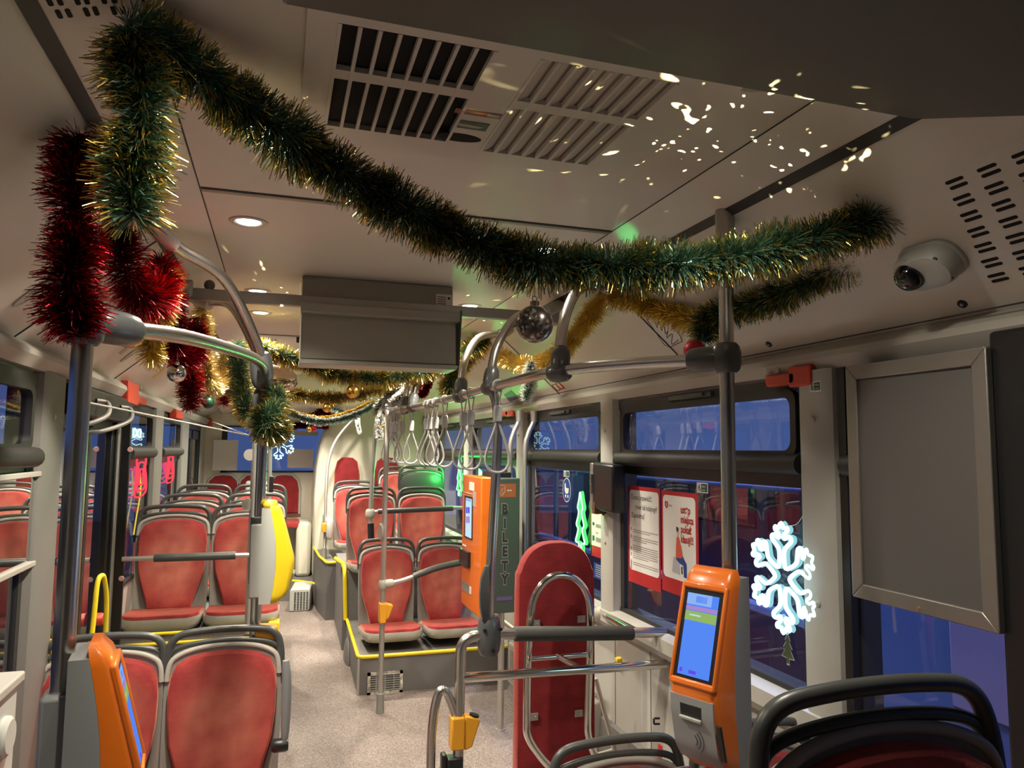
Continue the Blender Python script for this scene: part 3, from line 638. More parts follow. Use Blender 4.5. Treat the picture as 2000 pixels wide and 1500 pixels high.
#%%PART4
# ------------------------------------------------------------------ wheelchair bay
fy = 2.84
t = thing('handrail_frame', 'polished tube frame of the wheelchair bay with a foam covered top bar', 'handrail', (.69, fy, 0))
RT = .021
build('top_tube', MB().tube(fillet([(.690, fy, 0), (.700, fy, .895), (.83, fy, .897), (1.59, fy, .855)], .11, 8), RT, 20), STEEL, t)
build('foam_sleeve', MB().tube([(.915, fy, .893), (.92, fy, .893), (1.43, fy, .863), (1.435, fy, .863)], [.025, .029, .029, .025], 18), FOAM, t)
build('lower_tube', MB().cyl((.70, fy, .742), (1.59, fy, .725), .0185, 18), CHROME, t)
lp = [at(a, b, y=fy) for a, b in ((893, 1412), (886, 1385), (872, 1352), (858, 1352), (849, 1385), (843, 1440), (841, 1520), (842, 1600))]
build('side_loop', MB().tube(smooth(lp, 6), .0175, 16), STEEL, t)
build('wall_tube', MB().tube([(1.57, 3.42, .81), (1.455, fy+.01, .862)], .0185, 16), CHROME, t)
jm = MB(); jm.ball((1.565, 3.43, .81), .045, 20, (1, 1, .9)); build('wall_joint', jm, LGREY, t)
build('brace_tube', MB().cyl(at(1163, 1325, y=3.2), at(1212, 1510, y=3.2), .011, 12).cyl(at(1150, 1480, y=3.2), at(1200, 1465, y=3.2), .011, 12), SATIN, t)
sb = at(890, 1432, y=fy)
build('stop_button', MB().box((sb.x-.022, fy-.03, sb.z-.055), (sb.x+.03, fy+.03, sb.z+.065)).prism([(sb.x+.03, sb.z+.068), (sb.x+.085, sb.z+.055), (sb.x+.09, sb.z+.04), (sb.x+.06, sb.z-.05), (sb.x+.03, sb.z-.06)], lambda x, z: (x, fy-.026, z), lambda x, z: (x, fy+.026, z)), AMBER, t, bevel=.006, label='amber stop button box')
build('button_cap', MB().lathe((sb.x+.07, fy-.005, sb.z+.058), (.3, 0, 1), [(.02, 0), (.019, .008)], 16), BLACK, t)
bk = at(886, 1495, y=fy)
build('belt_buckle', MB().box((bk.x-.03, fy-.028, bk.z-.06), (bk.x+.032, fy+.028, bk.z+.035)).box((bk.x-.05, fy-.02, bk.z-.03), (bk.x-.03, fy+.02, bk.z+.05)), BLACK, t, bevel=.006)
# backboard
by = 3.03
t = thing('wheelchair_backboard', 'tall red padded backboard on a chrome hoop in the wheelchair bay', 'backboard', (1.16, by, .25))
x0, x1, z0, z1 = .992, 1.350, .25, at(1090, 1058, y=by).z
ol = [(x1, z0), (x1-.002, z1-.22), (x1-.012, z1-.12), (x1-.05, z1-.045), (x1-.11, z1-.008), ((x0+x1)/2, z1), (x0+.11, z1-.008), (x0+.05, z1-.045), (x0+.012, z1-.12), (x0+.002, z1-.22), (x0, z0)]
ol = [(p.x, p.y) for p in smooth([(a, b, 0) for a, b in ol], 3)]
build('pad', MB().pad(ol, lambda u, v, d: (u, by+.05-d, v), [(.95, -.01), (1, 0), (1, .045), (.975, .055), (.9, .058), (.5, .058)]), DVELOUR, t)
hy = by-.075
hoop = [at(a, b, y=hy) for a, b in ((1090, 1512), (1058, 1480), (1032, 1440), (1029, 1400), (1031, 1300), (1037, 1200), (1047, 1160), (1068, 1132), (1094, 1123), (1122, 1130), (1143, 1155), (1151, 1195), (1150, 1300), (1147, 1400), (1149, 1440), (1165, 1480), (1190, 1512))]
build('hoop_tube', MB().tube(smooth(hoop, 5), .0165, 18), CHROME, t)
build('cross_tube', MB().cyl(at(1034, 1287, y=hy), at(1149, 1278, y=hy), .012, 14).cyl(at(1088, 1281, y=hy), (1.20, fy+.01, .735), .013, 14), CHROME, t)
for a, b in ((1047, 1218), (1135, 1209), (1043, 1400), (1130, 1393)):
    c = at(a, b, y=by-.012)
    build('bracket', MB().obox(c, (.018, 0, 0), (0, .004, 0), (0, 0, .015)).lathe(c+Vector((.006, -.004, 0)), (0, -1, 0), [(.006, 0), (.004, .003)], 10), SATIN, t, bevel=.003)
build('bench_tube', MB().tube(fillet([(.74, 1.80, .77), (1.10, 1.80, .77), (1.13, 1.82, .60)], .04), .014, 14), CHROME, label='bent chrome tube at the bottom edge below the folding seat handle', cat='handrail')
build('red_strap', MB().tube([at(1290, 1455, y=2.4), at(1286, 1520, y=2.4)], .016, 8, flat=.15), REDINK, label='red strap hanging below the right orange ticket reader', cat='strap')
build('wall_hook', MB().tube(fillet([at(1288, 1403, y=2.5), at(1277, 1403, y=2.5), at(1277, 1414, y=2.5), at(1288, 1414, y=2.5)], .005), .004, 8), BLACK, label='small black hook sticking out beside the right orange ticket reader', cat='hook')
hz = MB().box((1.49, 3.5, .10), (1.60, 4.75, .36))
t = thing('wall_heater', 'pale grilled heater low on the wall behind the red backboard', 'heater', (1.54, 4.1, .1))
build('casing', hz, LGREY, t, bevel=.012)
g = MB()
for k in range(14): g.box((1.488, 3.55, .13+.014*k), (1.4895, 4.7, .137+.014*k))
build('louvres', g, GREYP, t)
build('pipe', MB().tube(fillet([(1.55, 3.45, .42), (1.50, 3.5, .46), (1.50, 4.85, .46)], .04), .018, 12), SATIN, t)
c = at(1210, 1293, x=1.60)
build('door_latch', MB().obox(c, (.008, 0, 0), (0, .018, 0), (0, 0, .022)).obox(c+Vector((-.01, 0, .01)), (.008, 0, 0), (0, .014, 0), (0, 0, .010)), YELLOW, label='small yellow latch on the pale wall panel under the window', cat='latch', bevel=.003)
t = thing('floor_vent', 'metal floor vent with rubbed paint on the podium front, behind the slim pole', 'vent', (.66, 5.05, .04))
a = at(718, 1315, y=5.05); b = at(786, 1352, y=5.05)
x0, z0, x1, z1 = a.x, b.z, b.x, a.z
build('frame', MB().box((x0, 5.045, z0), (x1, 5.062, z0+.018)).box((x0, 5.045, z1-.018), (x1, 5.062, z1)).box((x0, 5.045, z0), (x0+.02, 5.062, z1)).box((x1-.02, 5.045, z0), (x1, 5.062, z1)), mat('worn_vent_paint', (.40, .37, .31), .6, var=.8, vscale=45), t)
g = MB()
for k in range(7): g.box((x0+.02, 5.05, z0+.022+(z1-z0-.04)*k/7), (x1-.02, 5.056, z0+.030+(z1-z0-.04)*k/7))
for k in range(1, 4): g.box((x0+(x1-x0)*k/4-.004, 5.049, z0+.015), (x0+(x1-x0)*k/4+.004, 5.057, z1-.015))
build('bars', g, GREYP, t); build('opening', MB().box((x0+.01, 5.0585, z0+.01), (x1-.01, 5.0595, z1-.01)), SLOT, t)
t = thing('floor_vent', 'pale perforated vent cover at the aisle step beside the yellow reader', 'vent', (.25, 8.0, 0))
a = at(566, 1152, y=7.75); b = at(604, 1196, y=7.75); cx, cz = (a.x+b.x)/2, (a.z+b.z)/2; hw, hh = (b.x-a.x)/2, (a.z-b.z)/2
build('cover', MB().prism(rrect(cx-hw, max(.004, cz-hh), cx+hw, cz+hh, .02), lambda x, z: (x, 7.75, z), lambda x, z: (x+.05, 8.2, z)), PALEGREY, t, bevel=.006)
g = MB()
for i in range(5):
    for k in range(11): g.box((cx-hw*.55+i*hw*.30, 7.748, cz-hh*.72+k*hh*.14), (cx-hw*.55+i*hw*.30+hw*.2, 7.7495, cz-hh*.72+k*hh*.14+hh*.07))
build('groove', g, SLOT, t)
build('wheel_arch', MB().ball((.56, 5.9, .0), .17, 24, (.16, 1, 1)), STONE, label='low rounded bulge on the aisle side of the yellow edged podium', cat='bulge')

# ------------------------------------------------------------------ ticket readers
def reader(label, loc, yaw, k, body, back, screen=True, hh=.50, W=.085):
    t = thing('ticket_reader', label, 'ticket reader', loc); R = Matrix.Rotation(yaw, 3, 'Z'); o = Vector(loc)
    def P(x, y, z): return o+R @ Vector((x*k, y*k, z*k))
    def prf(z):    # front depth over height
        q = z/hh
        pts = [(0, .105), (.05, .135), (.12, .160), (.30, .178), (.42, .180), (.90, .112), (.97, .095), (1, .075)]
        for (a, b), (c, d) in zip(pts, pts[1:]):
            if q <= c: return b+(d-b)*(q-a)/(c-a)
        return pts[-1][1]
    def mid(z): return .075+.030*sin(pi*min(1, max(0, z/hh)))*1.0-.02*(z/hh)
    zs = [hh*i/24 for i in range(25)]
    def shell(f0, f1, w0, w1, za, zb, rounding=.02):
        zz = [z for z in zs if za-1e-6 <= z <= zb+1e-6]; mb = MB(); rings = []
        for z in zz:
            a, b = f0(z), max(f1(z), f0(z)+.004); e = min(rounding, (b-a)*.48)
            edge = min(1, .86+.14*min(1, (min(z-za, zb-z)/.02))) if rounding > .01 else 1
            rings.append([(a, -w0*edge), (b-e, -w1*edge), (b-e*.3, -(w1-e*.3)*edge), (b, -(w1-e)*edge), (b, (w1-e)*edge), (b-e*.3, (w1-e*.3)*edge), (b-e, w1*edge), (a, w0*edge)])
        n = 8; vs = [P(x, y, z) for z, rg in zip(zz, rings) for x, y in rg]
        fs = [(i*n+j, i*n+(j+1) % n, (i+1)*n+(j+1) % n, (i+1)*n+j) for i in range(len(zz)-1) for j in range(n)]
        fs += [tuple(range(n))[::-1], tuple((len(zz)-1)*n+j for j in range(n))]
        return mb.add(vs, fs)
    build('back_shell', shell(lambda z: .018, mid, W, W, 0.0, hh*.985, .002), back, t, smooth_ang=30)
    build('front_shell', shell(mid, prf, W*.995, W*.96, 0, hh), body, t, smooth_ang=45)
    build('pole_clamp', MB().add([P(x, y, z) for z in (.02, hh*.80) for x, y in ((-.038, -.045), (.03, -.045), (.03, .045), (-.038, .045))], [(3, 2, 1, 0), (4, 5, 6, 7), (0, 1, 5, 4), (1, 2, 6, 5), (2, 3, 7, 6), (3, 0, 4, 7)]), back, t, bevel=.008)
    if screen:
        za, zb = hh*.455, hh*.90; d = Vector((prf(zb)-prf(za), 0, zb-za)); ln = d.length; d.normalize(); nn = Vector((d.z, 0, -d.x))
        oo = Vector((prf(za), 0, za))
        def Q(y, s, h): v = oo+d*s+nn*h; return P(v.x, y, v.z)
        def slab(y0, y1, s0, s1, h0, h1, mb=None):
            mb = mb or MB()
            vs = [Q(y, s, h) for h in (h0, h1) for y, s in ((y0, s0), (y1, s0), (y1, s1), (y0, s1))]
            return mb.add(vs, [(3, 2, 1, 0), (4, 5, 6, 7), (0, 1, 5, 4), (1, 2, 6, 5), (2, 3, 7, 6), (3, 0, 4, 7)])
        bw = .056
        rim = slab(-W*.94, -bw-.004, -.012, ln+.012, -.01, .007); slab(bw+.004, W*.94, -.012, ln+.012, -.01, .007, rim); slab(-W*.9, W*.9, -.014, .004, -.01, .007, rim); slab(-W*.9, W*.9, ln-.004, ln+.014, -.01, .007, rim)
        build('screen_surround', rim, body, t, bevel=.005)
        build('bezel', slab(-bw-.006, bw+.006, 0, ln, -.004, .002), BLACK, t)
        sc_ = build('screen', slab(-bw*.86, bw*.86, .012, ln-.016, .002, .003), E_SCR, t)
        L_ = ln-.028
        for nm, y0, y1, a, b, m in (('header_band', -bw*.86, bw*.5, .86, 1.0, E_SCRL), ('title_band', -bw*.86, bw*.86, .79, .84, E_SCRP), ('lime_band', -bw*.86, bw*.86, .66, .78, E_SCRG), ('logo', -.02, .014, .89, .97, E_SCR), ('line', -.035, .0, .72, .74, E_SCRW), ('footer_icon', -.042, -.034, .03, .08, E_SCRV), ('footer_text', -.014, .008, .03, .07, E_SCRV)):
            build(nm, slab(y0, y1, .012+L_*a, .012+L_*b, .0032, .0038), m, sc_)
        fp = lambda za, zb, m, nm, y0, y1, off0, off1: build(nm, MB().add([P(prf(z)+o_, y, z) for z, (y, o_) in [(z, q) for z in (za, zb) for q in ((y0, off0), (y1, off0), (y1, off1), (y0, off1))]], [(3, 2, 1, 0), (4, 5, 6, 7), (0, 1, 5, 4), (1, 2, 6, 5), (2, 3, 7, 6), (3, 0, 4, 7)]), m, t, bevel=.002)
        cz = hh*.375
        mbk = MB(); zz = [hh*(.05+.33*i/12) for i in range(13)]
        vs = [P(prf(z)+o_, y*W*.86, z) for z in zz for o_, y in ((-.003, -1), (.003, -1), (.003, 1), (-.003, 1))]
        mbk.add(vs, [(i*4+j, i*4+(j+1) % 4, (i+1)*4+(j+1) % 4, (i+1)*4+j) for i in range(12) for j in range(4)]+[(3, 2, 1, 0), (48, 49, 50, 51)])
        build('card_plate', mbk, mat('card_plate_grey%d' % int(abs(loc[0])*1000), (.27, .27, .275), .42), t)
        fp(hh*.275, hh*.345, BLACK, 'card_slot', -.035, .030, .002, .0045)
        fp(hh*.268, hh*.285, PALEGREY, 'slot_lip', -.035, .030, .003, .012)
        wv = MB()
        for r_ in (.018, .028, .038): wv.tube([P(prf(hh*.17+r_*sin(a))+.0045, -.01+r_*cos(a), hh*.17+r_*sin(a)) for a in [radians(-50+12*i) for i in range(9)]], .0008, 5)
        build('contactless_mark', wv, INK, t)
        fp(hh*.10, hh*.28, BLACK, 'edge_reader', .070, .084, -.004, .004)
    else:
        build('side_cap', MB().add([P(x, y, z) for z in (.05*hh, .30*hh) for x, y in ((prf(z)-.01, -W*.6), (prf(z)+.012, -W*.6), (prf(z)+.012, W*.6), (prf(z)-.01, W*.6))], [(3, 2, 1, 0), (4, 5, 6, 7), (0, 1, 5, 4), (1, 2, 6, 5), (2, 3, 7, 6), (3, 0, 4, 7)]), PALEGREY, t, bevel=.008)
        build('top_cap', MB().add([P(x, y, z) for z in (.955*hh, 1.03*hh) for x, y in ((.02, -W*.8), (.085, -W*.8), (.085, W*.8), (.02, W*.8))], [(3, 2, 1, 0), (4, 5, 6, 7), (0, 1, 5, 4), (1, 2, 6, 5), (2, 3, 7, 6), (3, 0, 4, 7)]), body, t, bevel=.012)
    return t
reader('orange ticket reader with a lit blue screen on the right grab pole', (1.205, 1.80, .79), radians(204), 1.0, ORANGE, DEVGREY, True, .515, .075)
reader('orange ticket reader seen from its side on the left grab pole', (-.396, 1.712, .75), radians(7), .86, ORANGE, DEVGREY, True, .555)
reader('yellow and pale grey ticket reader on the main aisle pole', (PX, PY, 1.02), radians(-4), .76, YELLOW, PALEGREY, False, .50)

# ------------------------------------------------------------------ ticket machine
mx0, mx1, mxo, my0, my1 = 1.195, 1.352, 1.125, 4.10, 4.60
mz0, mz1 = .69, 1.455
t = thing('ticket_machine', 'tall ticket machine with orange front and dark side lettered BILETY', 'ticket machine', (1.28, 4.35, 0))
build('body', MB().box((mx0, my0, mz0), (mx1, my1, mz1)), MACHINE, t, bevel=.006)
build('orange_front', MB().prism([(mxo, my0+.03), (mx0, my0+.005), (mx0, my1), (mxo, my1-.02)], lambda x, y: (x, y, mz0-.03), lambda x, y: (x, y, mz1+.005)), ORANGE, t, bevel=.008)
lt = MB(); yy = my0-.001
for ch, py in zip('BILETY', (994, 1022, 1049, 1077, 1105, 1131)):
    c = at(986, py, y=yy); text_mb(lt, ch, .075, (c.x, yy, c.z-.026), (1, 0, 0), (0, 0, 1), 0, 'CENTER', bold=.004, sx=.8)
lo = MB()
for ch, py in zip('BILETY', (994, 1022, 1049, 1077, 1105, 1131)):
    c = at(986, py, y=yy); text_mb(lo, ch, .079, (c.x, yy, c.z-.0275), (1, 0, 0), (0, 0, 1), 0, 'CENTER', depth=.0003, bold=.0075, sx=.8)
build('lettering_outline', lo, GREYP, t); build('lettering', lt, INK, t)
a = at(966, 945, y=yy); b = at(1009, 971, y=yy)
lb = build('logo_plate', MB().box((a.x+.004, yy, b.z), (b.x-.004, yy+.0006, a.z)), ORANGEINK, t)
cx, cz = a.x*.55+b.x*.45, (a.z+b.z)/2
shield = [(-.018, .026), (0, .03), (.018, .026), (.018, -.008), (0, -.030), (-.018, -.008)]
build('shield', MB().tube([(cx-.015+u, yy-.0005, cz+v) for u, v in shield], .0018, 6, closed=True).tube([(cx-.009, yy-.0005, cz+.012), (cx-.02, yy-.0005, cz), (cx-.009, yy-.0005, cz-.014)], .0018, 6).box((cx+.015, yy-.0006, cz-.004), (cx+.045, yy, cz+.004)), LGREY, lb)
a = at(970, 1166, y=yy); b = at(1001, 1172, y=yy); build('faded_sticker', MB().box((a.x, yy-.0005, b.z), (b.x, yy+.0005, a.z)), PURPLEINK, t)
xo = mxo-.001
def onfront(nm, p0, p1, m, d0=0, d1=.002, par=t):
    a = at(*p0, x=mxo); b = at(*p1, x=mxo); return build(nm, MB().box((mxo-d0-d1, a.y, a.z), (mxo-d0+.002, b.y, b.z)), m, par)
onfront('bezel', (908, 967), (923, 1056), BLACK); s_ = onfront('screen', (910.5, 972), (921, 1052), E_SCRW, .002, .001)
for k, (p, q_, m) in enumerate((((911, 973), (920.5, 980), E_SCRL), ((911.5, 990), (914, 1003), E_SCRV), ((915, 990), (918, 1003), E_SCRV), ((911.5, 1008), (914, 1022), E_SCRP), ((915, 1008), (918, 1022), E_SCRP))): onfront('screen_tile', p, q_, m, .003, .001, s_)
onfront('notice', (917, 941), (926, 959), WHITE); onfront('title_strip', (907, 961), (922, 965), WHITE); onfront('round_label', (924, 960), (929, 990), LGREY)
onfront('card_reader', (903, 1070), (919, 1109), BLACK, 0, .02); onfront('coin_tray', (903, 1133), (917, 1161), GREYP); onfront('tray_label', (917, 1145), (920, 1161), WHITE)
onfront('small_sticker', (904, 1062), (910, 1068), WHITE)
build('top_unit', MB().box((1.23, 4.2, mz1), (1.33, 4.5, mz1+.03)), BLACK, t, bevel=.004)
build('support_pole', MB().cyl((1.285, 4.23, 0), (1.285, 4.23, mz0+.02), .0185, 16).lathe((1.285, 4.23, 0), (0, 0, 1), [(.03, 0), (.028, .006)], 14), SATIN, t)
for xx, yy_ in ((1.40, 4.45), (1.50, 4.45)):
    q = smooth([(xx+.06, yy_, 1.865), (xx+.055, yy_, 1.80), (xx+.02, yy_, 1.72), (xx, yy_, 1.62), (xx, yy_, 1.3), (xx, yy_, .75)], 6)
    build('upper_pole', MB().tube(q, .0165, 16).lathe((xx+.06, yy_, 1.80), (0, 0, 1), [(.022, 0), (.026, .07)], 16), SATIN, t)
#%%PART5
# ------------------------------------------------------------------ ceiling fixtures
DL = ['on the left just behind the sagging green tinsel', 'right by the corner of the hanging monitor']
for i, (x, y, k) in enumerate(LAMPS):
    lab = {0: 'round ceiling downlight hidden behind the left part of the big green tinsel', 1: 'round ceiling downlight hidden right behind the front bulkhead edge', 2: 'round ceiling downlight nearest in view, left of the hanging monitor on its own panel',
           3: 'round ceiling downlight hidden behind the middle of the big green tinsel', 4: 'round ceiling downlight just above the grey crossbar, left of the monitor', 5: 'round ceiling downlight just right of the hanging monitor',
           6: 'round ceiling downlight just below the grey crossbar, left of the monitor', 7: 'round ceiling downlight hidden right behind the hanging monitor', 15: 'round ceiling downlight above the top frame edge beside the left tinsel hook'}.get(i, 'round ceiling downlight in the rear half, %s one behind the monitor' % ordinal(i-8))
    t = thing('downlight', lab, 'downlight', (x, y, 2.36), 'round ceiling downlights')
    zc = 2.358 if y < 7.6 else 2.062
    build('trim_ring', MB().lathe((x, y, zc), (0, 0, -1), [(.062, 0), (.060, .004), (.045, .005), (.040, .001)], 28), SATIN, t)
    build('lens', MB().lathe((x, y, zc), (0, 0, -1), [(.040, 0), (.036, .0035), (.01, .0045)], 24), E_LAMP, t)
# added spots with a noise mask, imitating glints off the lit foil
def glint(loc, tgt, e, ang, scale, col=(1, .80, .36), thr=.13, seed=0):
    l = spot('added_foil_glint', loc, tgt, e, col, ang, .7, .0015); l.use_nodes = True; N = l.node_tree.nodes; L = l.node_tree.links
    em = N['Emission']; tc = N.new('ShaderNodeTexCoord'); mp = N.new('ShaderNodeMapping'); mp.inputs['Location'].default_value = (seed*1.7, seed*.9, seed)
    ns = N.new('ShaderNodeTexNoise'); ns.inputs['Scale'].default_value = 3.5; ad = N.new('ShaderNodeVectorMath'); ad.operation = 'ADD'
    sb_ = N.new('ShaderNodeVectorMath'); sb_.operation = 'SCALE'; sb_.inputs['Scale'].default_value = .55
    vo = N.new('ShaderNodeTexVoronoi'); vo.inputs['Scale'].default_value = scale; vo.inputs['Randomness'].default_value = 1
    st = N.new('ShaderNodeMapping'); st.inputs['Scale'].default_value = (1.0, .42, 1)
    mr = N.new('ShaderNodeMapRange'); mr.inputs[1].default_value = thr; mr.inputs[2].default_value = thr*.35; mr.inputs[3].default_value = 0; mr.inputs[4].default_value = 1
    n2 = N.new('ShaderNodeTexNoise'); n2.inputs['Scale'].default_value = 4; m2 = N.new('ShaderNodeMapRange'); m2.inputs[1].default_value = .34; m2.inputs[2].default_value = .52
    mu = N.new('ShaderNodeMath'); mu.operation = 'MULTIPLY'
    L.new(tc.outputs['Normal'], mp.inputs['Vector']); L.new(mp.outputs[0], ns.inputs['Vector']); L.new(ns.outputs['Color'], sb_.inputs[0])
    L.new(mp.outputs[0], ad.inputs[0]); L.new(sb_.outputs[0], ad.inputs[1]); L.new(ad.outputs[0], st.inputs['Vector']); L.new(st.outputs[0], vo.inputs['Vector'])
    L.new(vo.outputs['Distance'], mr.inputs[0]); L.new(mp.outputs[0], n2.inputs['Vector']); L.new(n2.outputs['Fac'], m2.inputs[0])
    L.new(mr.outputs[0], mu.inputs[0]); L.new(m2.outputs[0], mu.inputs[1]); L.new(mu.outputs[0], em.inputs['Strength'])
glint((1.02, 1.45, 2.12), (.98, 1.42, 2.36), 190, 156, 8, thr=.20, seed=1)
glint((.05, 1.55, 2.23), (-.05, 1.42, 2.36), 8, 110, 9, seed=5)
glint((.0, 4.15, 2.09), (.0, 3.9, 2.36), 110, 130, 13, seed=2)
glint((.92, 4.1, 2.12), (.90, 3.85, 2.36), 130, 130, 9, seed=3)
spot('added_green_glint', (1.52, 3.55, 1.30), at(1225, 448, z=2.355), 60.0, (.1, 1, .25), 3.2, 1, .01)  # added narrow spot imitating a green patch from the neon

# air unit with two louvred grilles
zv = 2.342
t = thing('air_vent', 'ceiling air unit with two louvred grilles, the left one dark', 'vent', (.4, 1.4, 2.358))
vx0, vx1, vy0, vy1 = .02, .80, 1.02, 1.735
A = (.075, .352, 1.225, 1.640); B = (.442, .725, 1.225, 1.665)
def vplate(x0, x1, y0, y1): fr.box((x0, y0, zv), (x1, y1, 2.3575))
fr = MB(); vplate(vx0, A[0], vy0, vy1); vplate(A[1], B[0], vy0, vy1); vplate(A[0], A[1], vy0, A[2]); vplate(A[0], A[1], A[3], vy1); vplate(B[0], B[1], vy0, B[2]); vplate(B[0], B[1], B[3], vy1)
fr.prism([(B[1], vy0), (vx1+.06, vy0), (vx1+.045, vy1-.11), (vx1+.02, vy1-.04), (vx1-.05, vy1), (B[1], vy1)], lambda x, y: (x, y, zv), lambda x, y: (x, y, 2.3575))
build('casing', fr, CEIL, t)
for (x0, x1, y0, y1), dark in ((A, True), (B, False)):
    nm = 'dark_grille' if dark else 'tan_grille'
    build('opening', MB().box((x0, y0, 2.354), (x1, y1, 2.3572)), SLOT if dark else TAN, t)
    g = MB(); nb = 8; w_ = (x1-x0)/nb
    for i in range(nb+1):
        cx = x0+w_*i
        g.box((cx-w_*.10, y0, zv-.0015), (cx+w_*.10, y1, 2.352))
        if not dark and i < nb: g.obox((cx+w_*.45, (y0+y1)/2, 2.349), (w_*.30, 0, .006), (0, (y1-y0)/2, 0), (-.0005, 0, .001))
    ym = y0+(y1-y0)*.42; g.box((x0, ym-.018, zv-.001), (x1, ym+.018, 2.352))
    build('louvres', g, CEIL, t)
a = at(895, 268, z=zv)
build('finger_grip', MB().prism([(a.x+.055*cos(r_), a.y+.022*sin(r_)) for r_ in [2*pi*i/20 for i in range(20)]], lambda x, y: (x, y, zv-.001), lambda x, y: (x, y, zv+.001)), SLOT, t)
for q0, q1, m, lab in (((891, 211), (976, 233), ORANGEINK, 'brown exit instruction sticker on the air unit'), ((889, 233), (948, 257), SIGNGREEN, 'small green pictogram sticker on the air unit')):
    a = at(*q0, z=zv-.001); b = at(*q1, z=zv-.001)
    s_ = thing('sticker', lab, 'sticker', (a.x, a.y, zv))
    build('sheet', MB().box((a.x, min(a.y, b.y), zv-.0012), (b.x, max(a.y, b.y), zv-.0004)), m, s_)
    w_, h_ = b.x-a.x, abs(b.y-a.y); y0 = min(a.y, b.y)
    if m is ORANGEINK:
        build('picture', MB().box((b.x-w_*.3, y0+.004, zv-.0016), (b.x-.004, y0+h_-.004, zv-.001)), LGREY, s_)
        build('text_lines', MB().box((a.x+.01, y0+h_*.55, zv-.0016), (a.x+w_*.55, y0+h_*.65, zv-.001)).box((a.x+.01, y0+h_*.3, zv-.0016), (a.x+w_*.6, y0+h_*.4, zv-.001)), LGREY, s_)
    else:
        build('picture', MB().prism([(a.x+w_*.1, y0+h_*.35), (a.x+w_*.9, y0+h_*.5), (a.x+w_*.75, y0+h_*.75), (a.x+w_*.2, y0+h_*.7)], lambda x, y: (x, y, zv-.0016), lambda x, y: (x, y, zv-.001)), LGREY, s_)
# slotted grilles in the coving
def slot_grille(side, corner_px, label, rows, cols, px2):
    a = cove(*corner_px, side=side)
    ex = Vector((.4*side, 0, -.351)).normalized(); ey = Vector((0, -1, 0)); nn = Vector((-.351*side, 0, -.4)).normalized()
    g = MB()
    for i in range(rows):
        for j in range(cols):
            for k in (0, 1):
                c = a+ex*(i*.043+k*.0155)+ey*(j*.074-i*.012*side)+nn*.0006
                g.prism(rrect(-.021, -.0042, .021, .0042, .0041, 3), lambda u, v: c+ey*u+ex*v-nn*.0004, lambda u, v: c+ey*u+ex*v+nn*.0004)
    c = a+ex*.15+ey*.037*(cols-1); g.m = [1]*len(g.f); g.obox(c+nn*.0001, ex*.18, ey*(.037*cols+.02), nn*.0002, 0); build('slotted_grille', g, [CEIL, SLOT], label=label, cat='grille')
slot_grille(1, (1864, 352), 'rows of black ventilation slots in the right coving above the dome camera', 7, 6, None)
g = MB(); nq = Vector((.052, 0, -.156)).normalized(); eq = Vector((.156, 0, .052)).normalized()
for px, py in ((96, 2), (116, 1), (150, 0), (168, -1), (202, -2), (222, -3), (115, 27), (134, 25), (169, 23), (187, 21), (222, 20), (240, 19)):
    d = ray(px, py); q = d*(nq.dot(Vector((-.396, 0, 2.306-HC)))/nq.dot(d))+Vector((0, 0, HC))+nq*.0008
    g.prism(rrect(-.0040, -.0125, .0040, .0125, .0039, 3), lambda u, v: q+eq*u+Vector((0, v, 0))-nq*.0004, lambda u, v: q+eq*u+Vector((0, v, 0))+nq*.0004)
t = thing('slotted_grille', 'few black ventilation slots at the top left of the ceiling', 'grille', q)
build('groove', g, SLOT, t)
g = MB()
for i in range(3):
    for j in range(2):
        for k in range(3): 
            c = at(1017+9*k+19*i, 581-4*k+8*i+6*j, z=2.357); g.box((c.x-.010, c.y-.02, 2.3562), (c.x+.010, c.y+.02, 2.3568))
c = at(1046, 590, z=2.357); t = thing('slotted_grille', 'small black slots in the ceiling above the glitter bauble', 'grille', c); build('plate', MB().box((c.x-.12, c.y-.14, 2.3566), (c.x+.12, c.y+.14, 2.3572)), CEIL, t); build('groove', g, SLOT, t)
# hanging monitor on a crossbar
Ys = 3.20
t = thing('crossbar', 'grey square crossbar under the ceiling carrying the hanging monitor', 'crossbar', (.40, 3.17, 2.22))
build('bar', MB().box((-.36, 3.15, 2.212), (1.17, 3.19, 2.258)), FRAMEAL, t, bevel=.004)
for xx, s in ((-.385, 1), (1.19, -1)): build('end_bracket', MB().obox((xx, 3.17, 2.245), (.035, 0, .012*s), (0, .032, 0), (0, 0, .035)), LGREY, t, bevel=.01)
build('clip', MB().ball((-.29, 3.165, 2.275), .022, 14), DGREY, t)
t = thing('monitor', 'grey back of a passenger monitor hanging from the ceiling', 'monitor', (.405, 3.2, 1.97))
c0 = at(586, 709, y=Ys-.02); c1 = at(888, 717, y=Ys-.02)
build('upper_housing', MB().prism([(3.215, 2.357), (3.20, 2.20), (3.42, 2.20), (3.42, 2.357)], lambda y, z: (.073, y, z), lambda y, z: (.730, y, z)), SCREENBOX, t, bevel=.004)
build('cover_bar', MB().box((.068, 3.142, 2.185), (.752, 3.2, 2.228)), SCREENBOX, t, bevel=.005)
build('lower_housing', MB().prism([(3.185, 2.19), (3.175, 1.995), (3.33, 1.975), (3.38, 2.2)], lambda y, z: (.073, y, z), lambda y, z: (.742, y, z)), SCREENBOX, t, bevel=.004)
build('bottom_lip', MB().box((.070, 3.165, 1.972), (.745, 3.34, 1.992)), LGREY, t, bevel=.004)
build('side_cheek', MB().prism([(3.14, 2.235), (3.16, 2.12), (3.18, 1.99), (3.3, 1.99), (3.36, 2.235)], lambda y, z: (.752, y, z), lambda y, z: (.758, y, z)), DGREY, t)
